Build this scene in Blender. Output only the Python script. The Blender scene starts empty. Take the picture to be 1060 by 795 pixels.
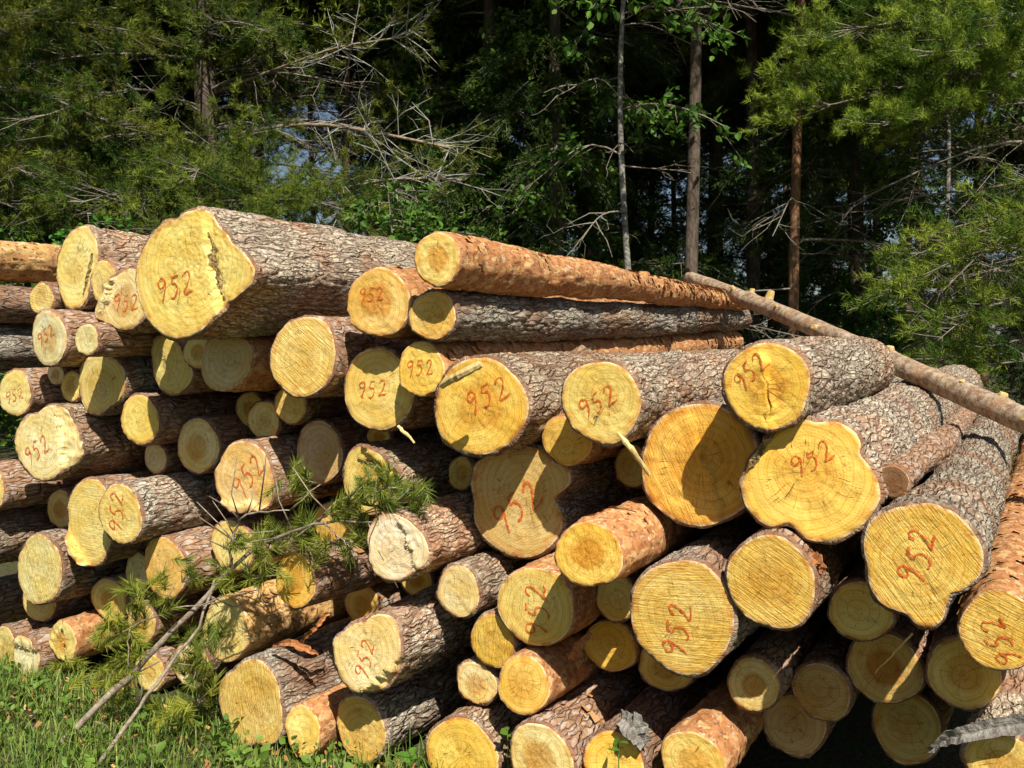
import bpy, math, random
import numpy as np
from mathutils import Vector, Matrix

# ------------------------------------------------------------------ camera, sky, sun, exposure
scene = bpy.context.scene
FPX, CXP, HYP, CAMH = 1000.0, 530.0, 360.0, 1.6          # focal length and horizon in photo pixels (1060 x 795)
cam_data = bpy.data.cameras.new('camera')
cam_data.sensor_width = 36.0
cam_data.lens = 36.0 * FPX / 1060.0
cam_data.clip_start = 0.05
cam_data.clip_end = 2000.0
cam = bpy.data.objects.new('camera', cam_data)
scene.collection.objects.link(cam)
cam.location = (0, 0, CAMH)
cam.rotation_euler = (math.pi / 2, 0, 0)
cam_data.shift_y = -(397.5 - HYP) / 1060.0
scene.camera = cam

SUN_ELEV, SUN_AZ = math.radians(50), math.radians(15)     # azimuth: to the right of straight behind the camera
sun_dir = Vector((math.cos(SUN_ELEV) * math.sin(SUN_AZ), -math.cos(SUN_ELEV) * math.cos(SUN_AZ), math.sin(SUN_ELEV)))
world = bpy.data.worlds.new('World'); scene.world = world
world.use_nodes = True
wn = world.node_tree.nodes; wl = world.node_tree.links
bg = wn['Background']
sky = wn.new('ShaderNodeTexSky'); sky.sky_type = 'NISHITA'; sky.sun_disc = False
sky.sun_elevation = SUN_ELEV
sky.sun_rotation = math.atan2(sun_dir.x, sun_dir.y)
wl.new(sky.outputs[0], bg.inputs[0]); bg.inputs[1].default_value = 0.05
sd = bpy.data.lights.new('sun', 'SUN'); sd.energy = 5.0; sd.angle = math.radians(0.5); sd.color = (1.0, 0.95, 0.86)
so = bpy.data.objects.new('sun', sd); scene.collection.objects.link(so)
so.rotation_euler = sun_dir.to_track_quat('Z', 'Y').to_euler()
so.location = (6, -20, 25)
vs = scene.view_settings
vs.view_transform = 'Standard'; vs.look = 'None'; vs.gamma = 1.0; vs.exposure = 0.52; vs.use_curve_mapping = False
scene.cycles.max_bounces = 4; scene.cycles.diffuse_bounces = 2; scene.cycles.transmission_bounces = 2
scene.cycles.use_denoising = True; scene.cycles.use_adaptive_sampling = True; scene.cycles.adaptive_threshold = 0.02

C = scene.collection
RS = np.random.RandomState(11)
random.seed(5)

# ------------------------------------------------------------------ numpy noise
def _h(ix, iy, iz, k=0):
    n = (ix.astype(np.int64) * 374761393 + iy.astype(np.int64) * 668265263 + iz.astype(np.int64) * 2147483647 + k * 974634777) & 0xFFFFFFFF
    n = ((n ^ (n >> 13)) * 1274126177) & 0xFFFFFFFF
    n = ((n ^ (n >> 16)) * 2246822519) & 0xFFFFFFFF
    return ((n ^ (n >> 15)) & 0xFFFFFF) / float(0x1000000)
def vnoise(x, y, z=0.0, k=0):
    x, y, z = np.broadcast_arrays(np.asarray(x, float), np.asarray(y, float), np.asarray(z, float))
    ix, iy, iz = np.floor(x), np.floor(y), np.floor(z)
    fx, fy, fz = x - ix, y - iy, z - iz
    fx, fy, fz = [f * f * (3 - 2 * f) for f in (fx, fy, fz)]
    r = 0
    for a in (0, 1):
        for b in (0, 1):
            for c in (0, 1):
                r = r + (fx if a else 1 - fx) * (fy if b else 1 - fy) * (fz if c else 1 - fz) * _h(ix + a, iy + b, iz + c, k)
    return r * 2 - 1
def fbm(x, y, z=0.0, k=0, o=3):
    r, a, f = 0, 1.0, 1.0
    for i in range(o):
        r = r + a * vnoise(np.asarray(x) * f, np.asarray(y) * f, np.asarray(z) * f, k + i); a *= .5; f *= 2.03
    return r / 1.75
def worley(x, y, k=0):
    ix, iy = np.floor(x), np.floor(y)
    f1 = np.full(x.shape, 9.0); f2 = f1.copy()
    for a in (-1, 0, 1):
        for b in (-1, 0, 1):
            cx, cy = ix + a, iy + b
            d = np.hypot(cx + _h(cx, cy, cx * 0, k) - x, cy + _h(cx, cy, cx * 0, k + 1) - y)
            f2 = np.minimum(f2, np.maximum(f1, d)); f1 = np.minimum(f1, d)
    return f1, f2 - f1
def sstep(a, b, x):
    t = np.clip((x - a) / (b - a), 0, 1); return t * t * (3 - 2 * t)

# ------------------------------------------------------------------ mesh helpers
def mesh_np(name, V, quads=None, tris=None, uv=None, attrs=None, smooth=True, mats=(), mi=None):
    me = bpy.data.meshes.new(name)
    V = np.ascontiguousarray(V, dtype=np.float32).reshape(-1, 3)
    q = np.zeros((0, 4), int) if quads is None else np.asarray(quads, int).reshape(-1, 4)
    t = np.zeros((0, 3), int) if tris is None else np.asarray(tris, int).reshape(-1, 3)
    me.vertices.add(len(V)); me.vertices.foreach_set('co', V.ravel())
    li = np.concatenate([q.ravel(), t.ravel()]).astype(np.int32)
    me.loops.add(len(li)); me.loops.foreach_set('vertex_index', li)
    nf = len(q) + len(t)
    starts = np.concatenate([np.arange(len(q)) * 4, len(q) * 4 + np.arange(len(t)) * 3]).astype(np.int32)
    me.polygons.add(nf); me.polygons.foreach_set('loop_start', starts)
    me.polygons.foreach_set('use_smooth', np.full(nf, smooth, dtype=bool))
    if mi is not None: me.polygons.foreach_set('material_index', np.asarray(mi, np.int32))
    if uv is not None:
        l = me.uv_layers.new(name='UVMap'); l.data.foreach_set('uv', np.asarray(uv, np.float32)[li].ravel())
    for k, a in (attrs or {}).items():
        at = me.attributes.new(k, 'FLOAT', 'POINT'); at.data.foreach_set('value', np.asarray(a, np.float32))
    for m in mats: me.materials.append(m)
    me.update(calc_edges=True); me.validate()
    return me
def obj(name, me, parent=None, loc=None, label=None, cat=None, group=None, kind=None):
    o = bpy.data.objects.new(name, me); C.objects.link(o)
    if parent is not None: o.parent = parent
    if loc is not None: o.location = loc
    if label: o['label'] = label
    if cat: o['category'] = cat
    if group: o['group'] = group
    if kind: o['kind'] = kind
    return o

class Acc:                                                # collects tubes and triangles into one mesh
    def __init__(s): s.v = []; s.q = []; s.t = []; s.n = 0; s.a = []
    def add(s, V, quads=None, tris=None, a=None):
        V = np.asarray(V, float).reshape(-1, 3)
        if quads is not None and len(quads): s.q.append(np.asarray(quads).reshape(-1, 4) + s.n)
        if tris is not None and len(tris): s.t.append(np.asarray(tris).reshape(-1, 3) + s.n)
        s.v.append(V); s.n += len(V)
        s.a.append(np.full(len(V), 0.5) if a is None else np.broadcast_to(a, (len(V),)))
    def tube(s, P, R, ns=5, a=None, cap=True):
        P = np.asarray(P, float); R = np.broadcast_to(np.asarray(R, float), (len(P),))
        T = np.gradient(P, axis=0); T /= np.linalg.norm(T, axis=1)[:, None] + 1e-9
        ref = np.array([0, 0, 1.0]) if abs(T[:, 2]).mean() < .8 else np.array([1.0, 0, 0])
        U = np.cross(T, ref); U /= np.linalg.norm(U, axis=1)[:, None] + 1e-9
        W = np.cross(T, U)
        th = np.arange(ns) / ns * 2 * math.pi
        V = P[:, None] + R[:, None, None] * (np.cos(th)[None, :, None] * U[:, None] + np.sin(th)[None, :, None] * W[:, None])
        n = len(P); i = np.arange(n - 1)[:, None]; j = np.arange(ns)[None]
        q = np.stack([i * ns + j, i * ns + (j + 1) % ns, (i + 1) * ns + (j + 1) % ns, (i + 1) * ns + j], -1).reshape(-1, 4)
        V = V.reshape(-1, 3); tr = None
        if cap:
            V = np.concatenate([V, P[:1], P[-1:]]); jj = np.arange(ns); b = n * ns
            tr = np.concatenate([np.stack([np.full(ns, b), (jj + 1) % ns, jj], -1),
                                 np.stack([np.full(ns, b + 1), (n - 1) * ns + jj, (n - 1) * ns + (jj + 1) % ns], -1)])
        s.add(V, q, tr, a)
    def mesh(s, name, mats, smooth=True):
        return mesh_np(name, np.concatenate(s.v), np.concatenate(s.q) if s.q else None, np.concatenate(s.t) if s.t else None,
                       attrs={'tint': np.concatenate(s.a)}, smooth=smooth, mats=mats)

# ------------------------------------------------------------------ materials
class NT:
    def __init__(s, name):
        s.m = bpy.data.materials.new(name); s.m.use_nodes = True
        s.t = s.m.node_tree; s.t.nodes.clear()
        s.out = s.n('ShaderNodeOutputMaterial')
    def n(s, typ, **kw):
        nd = s.t.nodes.new(typ)
        for k, v in kw.items(): setattr(nd, k, v)
        return nd
    def set(s, sock, v):
        if isinstance(v, bpy.types.NodeSocket): s.t.links.new(v, sock)
        elif v is not None: sock.default_value = v
    def math(s, op, a, b=None, c=None, clamp=False):
        nd = s.n('ShaderNodeMath', operation=op, use_clamp=clamp)
        for i, x in enumerate((a, b, c)):
            if x is not None: s.set(nd.inputs[i], x)
        return nd.outputs[0]
    def vmath(s, op, a, b=None):
        nd = s.n('ShaderNodeVectorMath', operation=op); s.set(nd.inputs[0], a)
        if b is not None: s.set(nd.inputs[1], b)
        return nd.outputs['Value' if op in ('LENGTH', 'DOT_PRODUCT') else 'Vector']
    def noise(s, vec, scale, detail=3, rough=.55, col=False, dist=0):
        nd = s.n('ShaderNodeTexNoise'); s.set(nd.inputs['Vector'], vec); nd.inputs['Scale'].default_value = scale
        nd.inputs['Detail'].default_value = detail; nd.inputs['Roughness'].default_value = rough; nd.inputs['Distortion'].default_value = dist
        return nd.outputs['Color' if col else 'Fac']
    def vor(s, vec, scale, feat='F1', out='Distance', rnd=1.0, dim='3D'):
        nd = s.n('ShaderNodeTexVoronoi', feature=feat, voronoi_dimensions=dim); s.set(nd.inputs['Vector'], vec)
        nd.inputs['Scale'].default_value = scale; nd.inputs['Randomness'].default_value = rnd
        return nd.outputs[out]
    def ramp(s, fac, a, b, lo=0.0, hi=1.0):
        nd = s.n('ShaderNodeMapRange', interpolation_type='SMOOTHSTEP'); s.set(nd.inputs[0], fac)
        for i, v in enumerate((a, b, lo, hi)): nd.inputs[i + 1].default_value = v
        return nd.outputs[0]
    def mix(s, fac, a, b, blend='MIX'):
        nd = s.n('ShaderNodeMix', data_type='RGBA', blend_type=blend); s.set(nd.inputs['Factor'], fac)
        for sk, v in ((nd.inputs[6], a), (nd.inputs[7], b)):
            s.set(sk, (*v, 1.0) if isinstance(v, tuple) and len(v) == 3 else v)
        return nd.outputs[2]
    def mapping(s, vec, scale=(1, 1, 1), loc=None):
        nd = s.n('ShaderNodeMapping'); s.set(nd.inputs[0], vec); nd.inputs['Scale'].default_value = scale
        if loc is not None: s.set(nd.inputs['Location'], loc)
        return nd.outputs[0]
    def attr(s, name, typ='GEOMETRY'):
        return s.n('ShaderNodeAttribute', attribute_name=name, attribute_type=typ)
    def bsdf(s, col, rough=.8, spec=.25, height=None, bdist=.01, bstr=1.0, trans=None):
        b = s.n('ShaderNodeBsdfPrincipled'); s.set(b.inputs['Base Color'], (*col, 1.0) if isinstance(col, tuple) else col)
        s.set(b.inputs['Roughness'], rough); b.inputs['Specular IOR Level'].default_value = spec
        if height is not None:
            bp = s.n('ShaderNodeBump'); s.set(bp.inputs['Height'], height); bp.inputs['Distance'].default_value = bdist; bp.inputs['Strength'].default_value = bstr
            s.t.links.new(bp.outputs[0], b.inputs['Normal'])
        o = b.outputs[0]
        if trans:
            tr = s.n('ShaderNodeBsdfTranslucent'); s.set(tr.inputs[0], (*trans[1], 1.0) if isinstance(trans[1], tuple) else trans[1])
            mx = s.n('ShaderNodeMixShader'); mx.inputs[0].default_value = trans[0]
            s.t.links.new(o, mx.inputs[1]); s.t.links.new(tr.outputs[0], mx.inputs[2]); o = mx.outputs[0]
        s.t.links.new(o, s.out.inputs[0])
        return s.m

def bark_mat(name, kind):
    g = NT(name)
    uvn = g.n('ShaderNodeUVMap').outputs[0]
    oi = g.n('ShaderNodeObjectInfo')
    off = g.math('MULTIPLY', oi.outputs['Random'], 37.0)
    cv = g.n('ShaderNodeCombineXYZ'); g.set(cv.inputs[2], off)
    p = g.vmath('ADD', uvn, cv.outputs[0])
    warp = g.noise(p, 9, 3, .6, col=True)
    w = g.vmath('MULTIPLY', g.vmath('SUBTRACT', warp, (.5, .5, .5)), (.05, .09, 0))
    pw = g.vmath('ADD', p, w)
    t = g.n('ShaderNodeSeparateXYZ'); g.set(t.inputs[0], uvn)
    big = g.noise(p, 3.0, 3); mid = g.noise(p, 22, 4, .65); fine = g.noise(g.mapping(p, (1, .55, 1)), 110, 3, .7)
    if kind == 'grey':
        e1 = g.vor(g.mapping(pw, (46, 7.5, 1)), 1, 'DISTANCE_TO_EDGE', 'Distance')
        v2 = g.n('ShaderNodeTexVoronoi', feature='F1'); g.set(v2.inputs['Vector'], g.mapping(pw, (165, 52, 1))); v2.inputs['Scale'].default_value = 1
        rs = g.n('ShaderNodeSeparateColor'); g.set(rs.inputs[0], v2.outputs['Color'])
        plate = g.ramp(e1, .0, .12)
        col = g.mix(g.ramp(mid, .3, .7), (.175, .135, .10), (.37, .315, .245))
        col = g.mix(g.ramp(rs.outputs[0], .40, .95, 0, .75), col, (.50, .465, .38))
        col = g.mix(g.ramp(rs.outputs[1], .66, .92, 0, .7), col, (.12, .078, .05))
        col = g.mix(g.ramp(big, .44, .62, 0, .8), col, g.mix(rs.outputs[2], (.20, .10, .055), (.44, .27, .165)))
        lich = g.math('MULTIPLY', g.ramp(fine, .48, .60), g.ramp(g.noise(p, 5, 2), .42, .56))
        col = g.mix(g.math('MULTIPLY', lich, .85), col, (.58, .59, .47))
        col = g.mix(g.math('MULTIPLY', g.ramp(e1, .0, .07, 1, 0), g.ramp(mid, .35, .65, .35, .85)), col, (.14, .068, .04))
        hgt = g.math('ADD', plate, g.math('ADD', g.math('MULTIPLY', rs.outputs[0], .45), g.math('MULTIPLY', fine, .7)))
        col = g.mix(g.math('MULTIPLY', g.math('FRACT', g.math('MULTIPLY', oi.outputs['Random'], 5.7)), .7), col, g.mix(1.0, col, (1.25, .98, .76), 'MULTIPLY'))
        bd = .011
    elif kind == 'brown':
        e1 = g.vor(g.mapping(pw, (46, 10, 1)), 1, 'DISTANCE_TO_EDGE', 'Distance')
        rc = g.vor(g.mapping(pw, (60, 34, 1)), 1, 'F1', 'Color'); rs = g.n('ShaderNodeSeparateColor'); g.set(rs.inputs[0], rc)
        plate = g.ramp(e1, .0, .11)
        col = g.mix(g.ramp(mid, .3, .7), (.21, .11, .062), (.42, .26, .155))
        col = g.mix(g.ramp(rs.outputs[0], .55, .95, 0, .8), col, (.46, .38, .31))
        col = g.mix(g.ramp(big, .5, .7, 0, .7), col, (.36, .17, .085))
        col = g.mix(g.math('MULTIPLY', g.ramp(e1, 0, .07, 1, 0), g.ramp(mid, .35, .65, .1, .6)), col, (.12, .06, .038))
        hgt = g.math('ADD', plate, g.math('ADD', g.math('MULTIPLY', rs.outputs[1], .5), g.math('MULTIPLY', fine, .35)))
        bd = .009
    else:                                                 # thin flaking orange bark of an upper stem
        rc = g.vor(g.mapping(pw, (55, 26, 1)), 1, 'F1', 'Color'); rs = g.n('ShaderNodeSeparateColor'); g.set(rs.inputs[0], rc)
        rc2 = g.vor(g.mapping(pw, (120, 70, 1)), 1, 'F1', 'Color'); r2 = g.n('ShaderNodeSeparateColor'); g.set(r2.inputs[0], rc2)
        a, b, c = ((.38, .145, .05), (.54, .265, .105), (.66, .43, .19)) if kind == 'orange' else ((.55, .29, .09), (.68, .42, .15), (.78, .58, .26))
        col = g.mix(g.ramp(mid, .3, .7), a, b)
        col = g.mix(g.ramp(rs.outputs[0], .6, 1.0, 0, .8), col, c)
        col = g.mix(g.ramp(r2.outputs[0], .75, .95, 0, .75), col, (.20, .085, .04))
        col = g.mix(g.ramp(r2.outputs[1], .92, .99, 0, .6), col, (.58, .50, .40))
        col = g.mix(g.ramp(big, .55, .75, 0, .6), col, (.30, .13, .06))
        hgt = g.math('ADD', rs.outputs[1], g.math('ADD', g.math('MULTIPLY', r2.outputs[2], .6), g.math('MULTIPLY', fine, .4)))
        bd = .007
    rim = g.ramp(g.math('ADD', t.outputs[1], g.math('MULTIPLY', g.math('SUBTRACT', mid, .5), .05)), .002, .02, 1, 0)   # freshly cut inner bark by the saw cut
    if kind in ('grey', 'brown'): col = g.mix(g.math('MULTIPLY', rim, g.ramp(g.noise(p, 13, 3), .36, .60, .15, .85)), col, g.mix(fine, (.12, .05, .025), (.30, .14, .075)))
    hgt = g.math('MULTIPLY', hgt, g.math('SUBTRACT', 1.0, g.math('MULTIPLY', rim, .85)))
    hs = g.n('ShaderNodeHueSaturation'); g.set(hs.inputs['Color'], col)
    g.set(hs.inputs['Value'], g.math('MULTIPLY_ADD', oi.outputs['Random'], .35, .85)); hs.inputs['Saturation'].default_value = 1.0
    return g.bsdf(hs.outputs[0], .88, .15, hgt, bd)

def cut_mat():
    g = NT('sawn pine wood')
    oc = g.n('ShaderNodeTexCoord').outputs['Object']
    oi = g.n('ShaderNodeObjectInfo'); rnd = oi.outputs['Random']
    cv = g.n('ShaderNodeCombineXYZ'); g.set(cv.inputs[2], g.math('MULTIPLY', rnd, 19.0))
    flat = g.mapping(oc, (1, 1, 0)); p = g.vmath('ADD', flat, cv.outputs[0])
    rr = g.attr('rr').outputs['Fac']
    w = g.vmath('MULTIPLY', g.vmath('SUBTRACT', g.noise(p, 9, 2, .5, col=True), (.5, .5, .5)), (.03, .03, 0))
    pw = g.vmath('ADD', flat, w); dist = g.vmath('LENGTH', pw)
    ring = g.math('SINE', g.math('MULTIPLY', dist, 640.0)); ring2 = g.math('SINE', g.math('MULTIPLY', dist, 235.0))
    rings = g.math('MULTIPLY_ADD', ring, .25, g.math('MULTIPLY_ADD', ring2, .25, .5))
    rot = g.n('ShaderNodeVectorRotate', rotation_type='Z_AXIS'); g.set(rot.inputs['Vector'], flat); g.set(rot.inputs['Angle'], g.math('MULTIPLY', rnd, 6.28))
    sawflag = g.math('GREATER_THAN', oi.outputs['Alpha'], 1.5)
    sawamt = g.math('MAXIMUM', g.ramp(g.math('FRACT', g.math('MULTIPLY', rnd, 7.31)), .15, .95, .10, .9), g.math('MULTIPLY', sawflag, 1.5))
    sv = g.vmath('ADD', rot.outputs[0], g.vmath('MULTIPLY', w, (.5, .5, 0)))
    saw = g.noise(g.mapping(sv, (1, 13, 1)), 17, 4, .75)
    saw2 = g.noise(g.mapping(sv, (.3, 9, 1)), 15, 2, .6)
    big = g.noise(p, 6, 3, .6); fine = g.noise(p, 150, 2, .6); blot = g.noise(p, 24, 4, .65)
    tint = oi.outputs['Color']
    col = g.mix(g.ramp(big, .32, .68), g.mix(1.0, tint, (.95, .87, .68), 'MULTIPLY'), g.mix(1.0, tint, (1.07, 1.16, 1.45), 'MULTIPLY'))
    col = g.mix(g.math('MULTIPLY', g.ramp(rings, .40, .95), .55), col, g.mix(1.0, col, (.80, .58, .28), 'MULTIPLY'))
    col = g.mix(g.math('MULTIPLY', g.ramp(saw, .50, .68), g.math('MULTIPLY', sawamt, .60)), col, g.mix(1.0, col, (.74, .52, .26), 'MULTIPLY'))
    col = g.mix(g.math('MULTIPLY', g.ramp(saw2, .54, .70), g.math('MULTIPLY', sawamt, .5)), col, g.mix(1.0, col, (1.08, 1.16, 1.5), 'MULTIPLY'))
    col = g.mix(g.ramp(blot, .50, .72, 0, .75), col, g.mix(1.0, col, (.82, .58, .28), 'MULTIPLY'))
    heart = g.math('MULTIPLY', g.ramp(g.math('ADD', rr, g.math('MULTIPLY', g.math('SUBTRACT', big, .5), .35)), .38, .60, 1, 0), g.math('SUBTRACT', oi.outputs['Alpha'], g.math('MULTIPLY', sawflag, 2.0)))
    col = g.mix(heart, col, g.mix(1.0, col, (.76, .50, .26), 'MULTIPLY'))
    sx = g.n('ShaderNodeSeparateXYZ'); g.set(sx.inputs[0], pw)
    ang = g.math('ARCTAN2', sx.outputs[1], sx.outputs[0])
    cva = g.n('ShaderNodeCombineXYZ'); g.set(cva.inputs[0], g.math('MULTIPLY', ang, 3.2)); g.set(cva.inputs[1], g.math('MULTIPLY', dist, 1.6)); g.set(cva.inputs[2], g.math('MULTIPLY', rnd, 31.0))
    cr = g.math('ABSOLUTE', g.math('SUBTRACT', g.noise(cva.outputs[0], 1.9, 1, .5), .5))
    crack = g.math('MULTIPLY', g.ramp(cr, .0, .010, 1, 0), g.math('MULTIPLY', g.ramp(rr, .02, .10), g.ramp(rr, .50, .80, 1, 0)))
    crack = g.math('MULTIPLY', crack, g.ramp(blot, .38, .55))
    col = g.mix(g.math('MULTIPLY', crack, .75), col, (.17, .085, .028))
    edn = g.math('ADD', rr, g.math('MULTIPLY', g.math('SUBTRACT', big, .5), .55))
    col = g.mix(g.ramp(edn, .82, .98, 0, .42), col, g.mix(1.0, col, (.80, .46, .16), 'MULTIPLY'))
    edge = g.ramp(g.math('ADD', rr, g.math('MULTIPLY', g.math('SUBTRACT', blot, .5), .12)), .93, .985)
    col = g.mix(g.math('MULTIPLY', edge, .6), col, g.mix(g.ramp(blot, .42, .58), (.82, .72, .48), (.46, .22, .07)))
    dirt = g.math('ADD', g.ramp(g.noise(p, 48, 4, .8), .63, .74, 0, .6), g.ramp(g.noise(p, 15, 4, .7), .64, .74, 0, .45), clamp=True)
    col = g.mix(dirt, col, (.24, .14, .055))
    hgt = g.math('ADD', g.math('MULTIPLY', g.math('MULTIPLY', saw, sawamt), 1.0), g.math('ADD', g.math('MULTIPLY', g.math('MULTIPLY', saw2, sawamt), .8), g.math('SUBTRACT', g.math('MULTIPLY', fine, .4), g.math('MULTIPLY', crack, 1.0))))
    return g.bsdf(col, .75, .15, hgt, .0042, .9)

def foliage_mat(name, lo, hi, tr=.25, rough=.55, spec=.3):
    g = NT(name)
    tn = g.attr('tint').outputs['Fac']; oi = g.n('ShaderNodeObjectInfo')
    col = g.mix(tn, lo, hi)
    hs = g.n('ShaderNodeHueSaturation'); g.set(hs.inputs['Color'], col)
    g.set(hs.inputs['Hue'], g.math('MULTIPLY_ADD', oi.outputs['Random'], .03, .485)); g.set(hs.inputs['Value'], g.math('MULTIPLY_ADD', oi.outputs['Random'], .3, .85))
    return g.bsdf(hs.outputs[0], rough, spec, trans=(tr, hs.outputs[0]))

def wood_mat(name, a, b, scale=40, stretch=(1, 1, .25), bd=.006):
    g = NT(name); oc = g.n('ShaderNodeTexCoord').outputs['Object']
    n1 = g.noise(g.mapping(oc, stretch), scale, 4, .65); n2 = g.noise(oc, scale * .15, 3)
    col = g.mix(g.ramp(n1, .3, .7), a, b)
    col = g.mix(g.ramp(n2, .45, .7, 0, .6), col, tuple(x * .62 for x in a))
    return g.bsdf(col, .85, .15, n1, bd)

M = {k: bark_mat(k + ' pine bark', k) for k in ('grey', 'brown', 'orange', 'tan')}
M['cut'] = cut_mat()
g = NT('red wax crayon'); oc = g.n('ShaderNodeTexCoord').outputs['Object']
g.bsdf(g.mix(g.ramp(g.noise(oc, 120, 2), .35, .7), (.58, .085, .014), (.70, .20, .04)), .6, .25)
sh_ = g.out.inputs[0].links[0].from_socket; tp_ = g.n('ShaderNodeBsdfTransparent'); mx_ = g.n('ShaderNodeMixShader')
g.set(mx_.inputs[0], g.ramp(g.noise(oc, 330, 2, .7), .52, .62, 0, .85)); g.t.links.new(sh_, mx_.inputs[1]); g.t.links.new(tp_.outputs[0], mx_.inputs[2]); g.t.links.new(mx_.outputs[0], g.out.inputs[0])
M['paint'] = g.m                                          # wax skips over the grain
M['needle'] = foliage_mat('pine needles', (.032, .070, .012), (.225, .265, .034), .2, .6, .08)
M['needle_bright'] = foliage_mat('young pine needles', (.040, .105, .012), (.33, .42, .05), .25, .6, .1)
M['spruce'] = foliage_mat('dark spruce needles', (.020, .046, .011), (.09, .13, .022), .18, .6, .06)
M['leaf'] = foliage_mat('green leaves', (.035, .10, .012), (.14, .28, .035), .3, .5, .2)
M['grass'] = foliage_mat('grass blades', (.065, .145, .018), (.33, .38, .08), .3)
M['freshneedle'] = foliage_mat('fresh cut pine needles', (.10, .17, .02), (.38, .41, .05), .35)
M['weed'] = foliage_mat('weed leaves', (.045, .12, .014), (.20, .33, .05), .3, .5, .25)
M['darkstrip'] = wood_mat('dark brown strip in the crack', (.13, .08, .03), (.50, .36, .13), 70, (1, 1, 1), .01)
M['trunk'] = wood_mat('dark conifer trunk bark', (.06, .045, .034), (.165, .125, .09), 30, (1, 1, .3), .02)
M['trunk_orange'] = wood_mat('orange pine trunk bark', (.13, .065, .035), (.31, .175, .09), 30, (1, 1, .35), .015)
M['trunk_pale'] = wood_mat('pale grey thin trunk bark', (.09, .08, .065), (.36, .34, .29), 22, (1, 1, 1.6), .01)
M['twig'] = wood_mat('bare grey twigs', (.13, .108, .08), (.31, .27, .21), 30, (1, 1, 1), .003)
M['deadwood'] = wood_mat('weathered branch wood', (.20, .145, .10), (.44, .36, .27), 50, (1, 1, 1), .004)
M['pole'] = None

# ------------------------------------------------------------------ place: pixel rays and the front plane of the log pile
D0 = 2.94                                                 # distance from the camera to the front of the pile, along the logs
PHI = math.atan(550.0 / FPX); SA, CA = math.sin(PHI), math.cos(PHI)
AX = np.array([SA, CA, 0.0]); UX = np.array([CA, -SA, 0.0]); VX = np.array([0, 0, 1.0])
def ray(x, y): return np.array([(x - CXP) / FPX, 1.0, -(y - HYP) / FPX])
def on_plane(x, y, off=0.0):                              # the point of the pile front (set back by off) seen at a photo pixel
    r = ray(x, y); return np.array([0, 0, CAMH]) + r * (D0 + off) / (r[0] * SA + CA)
def at_depth(x, y, d): return np.array([0, 0, CAMH]) + ray(x, y) * d

# ------------------------------------------------------------------ ground
def ground_h(x, y):
    d = np.hypot(x, y)
    return .05 * fbm(np.asarray(x) * .5, np.asarray(y) * .5, 0, 3) * sstep(3, 12, d) + .6 * vnoise(np.asarray(x) * .05, np.asarray(y) * .05, 0, 8) * sstep(14, 40, d)
n = 161
gx = np.sign(np.linspace(-1, 1, n)) * np.abs(np.linspace(-1, 1, n)) ** 3 * 600
X, Y = np.meshgrid(gx, gx)
V = np.stack([X, Y + 4, ground_h(X, Y + 4) - .004], -1).reshape(-1, 3)
i, j = np.meshgrid(np.arange(n - 1), np.arange(n - 1)); b = (j * n + i).ravel()
g = NT('grassy forest soil'); oc = g.n('ShaderNodeTexCoord').outputs['Object']
c = g.mix(g.ramp(g.noise(oc, 6, 4), .35, .65), (.075, .055, .034), (.055, .085, .022))
c = g.mix(g.ramp(g.noise(oc, 60, 3), .5, .7, 0, .6), c, (.16, .12, .07))
M['ground'] = g.bsdf(c, .95, .1, g.noise(oc, 40, 4), .03)
obj('ground', mesh_np('ground', V, np.stack([b, b + 1, b + n + 1, b + n], -1), mats=[M['ground']]), kind='structure')

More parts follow.
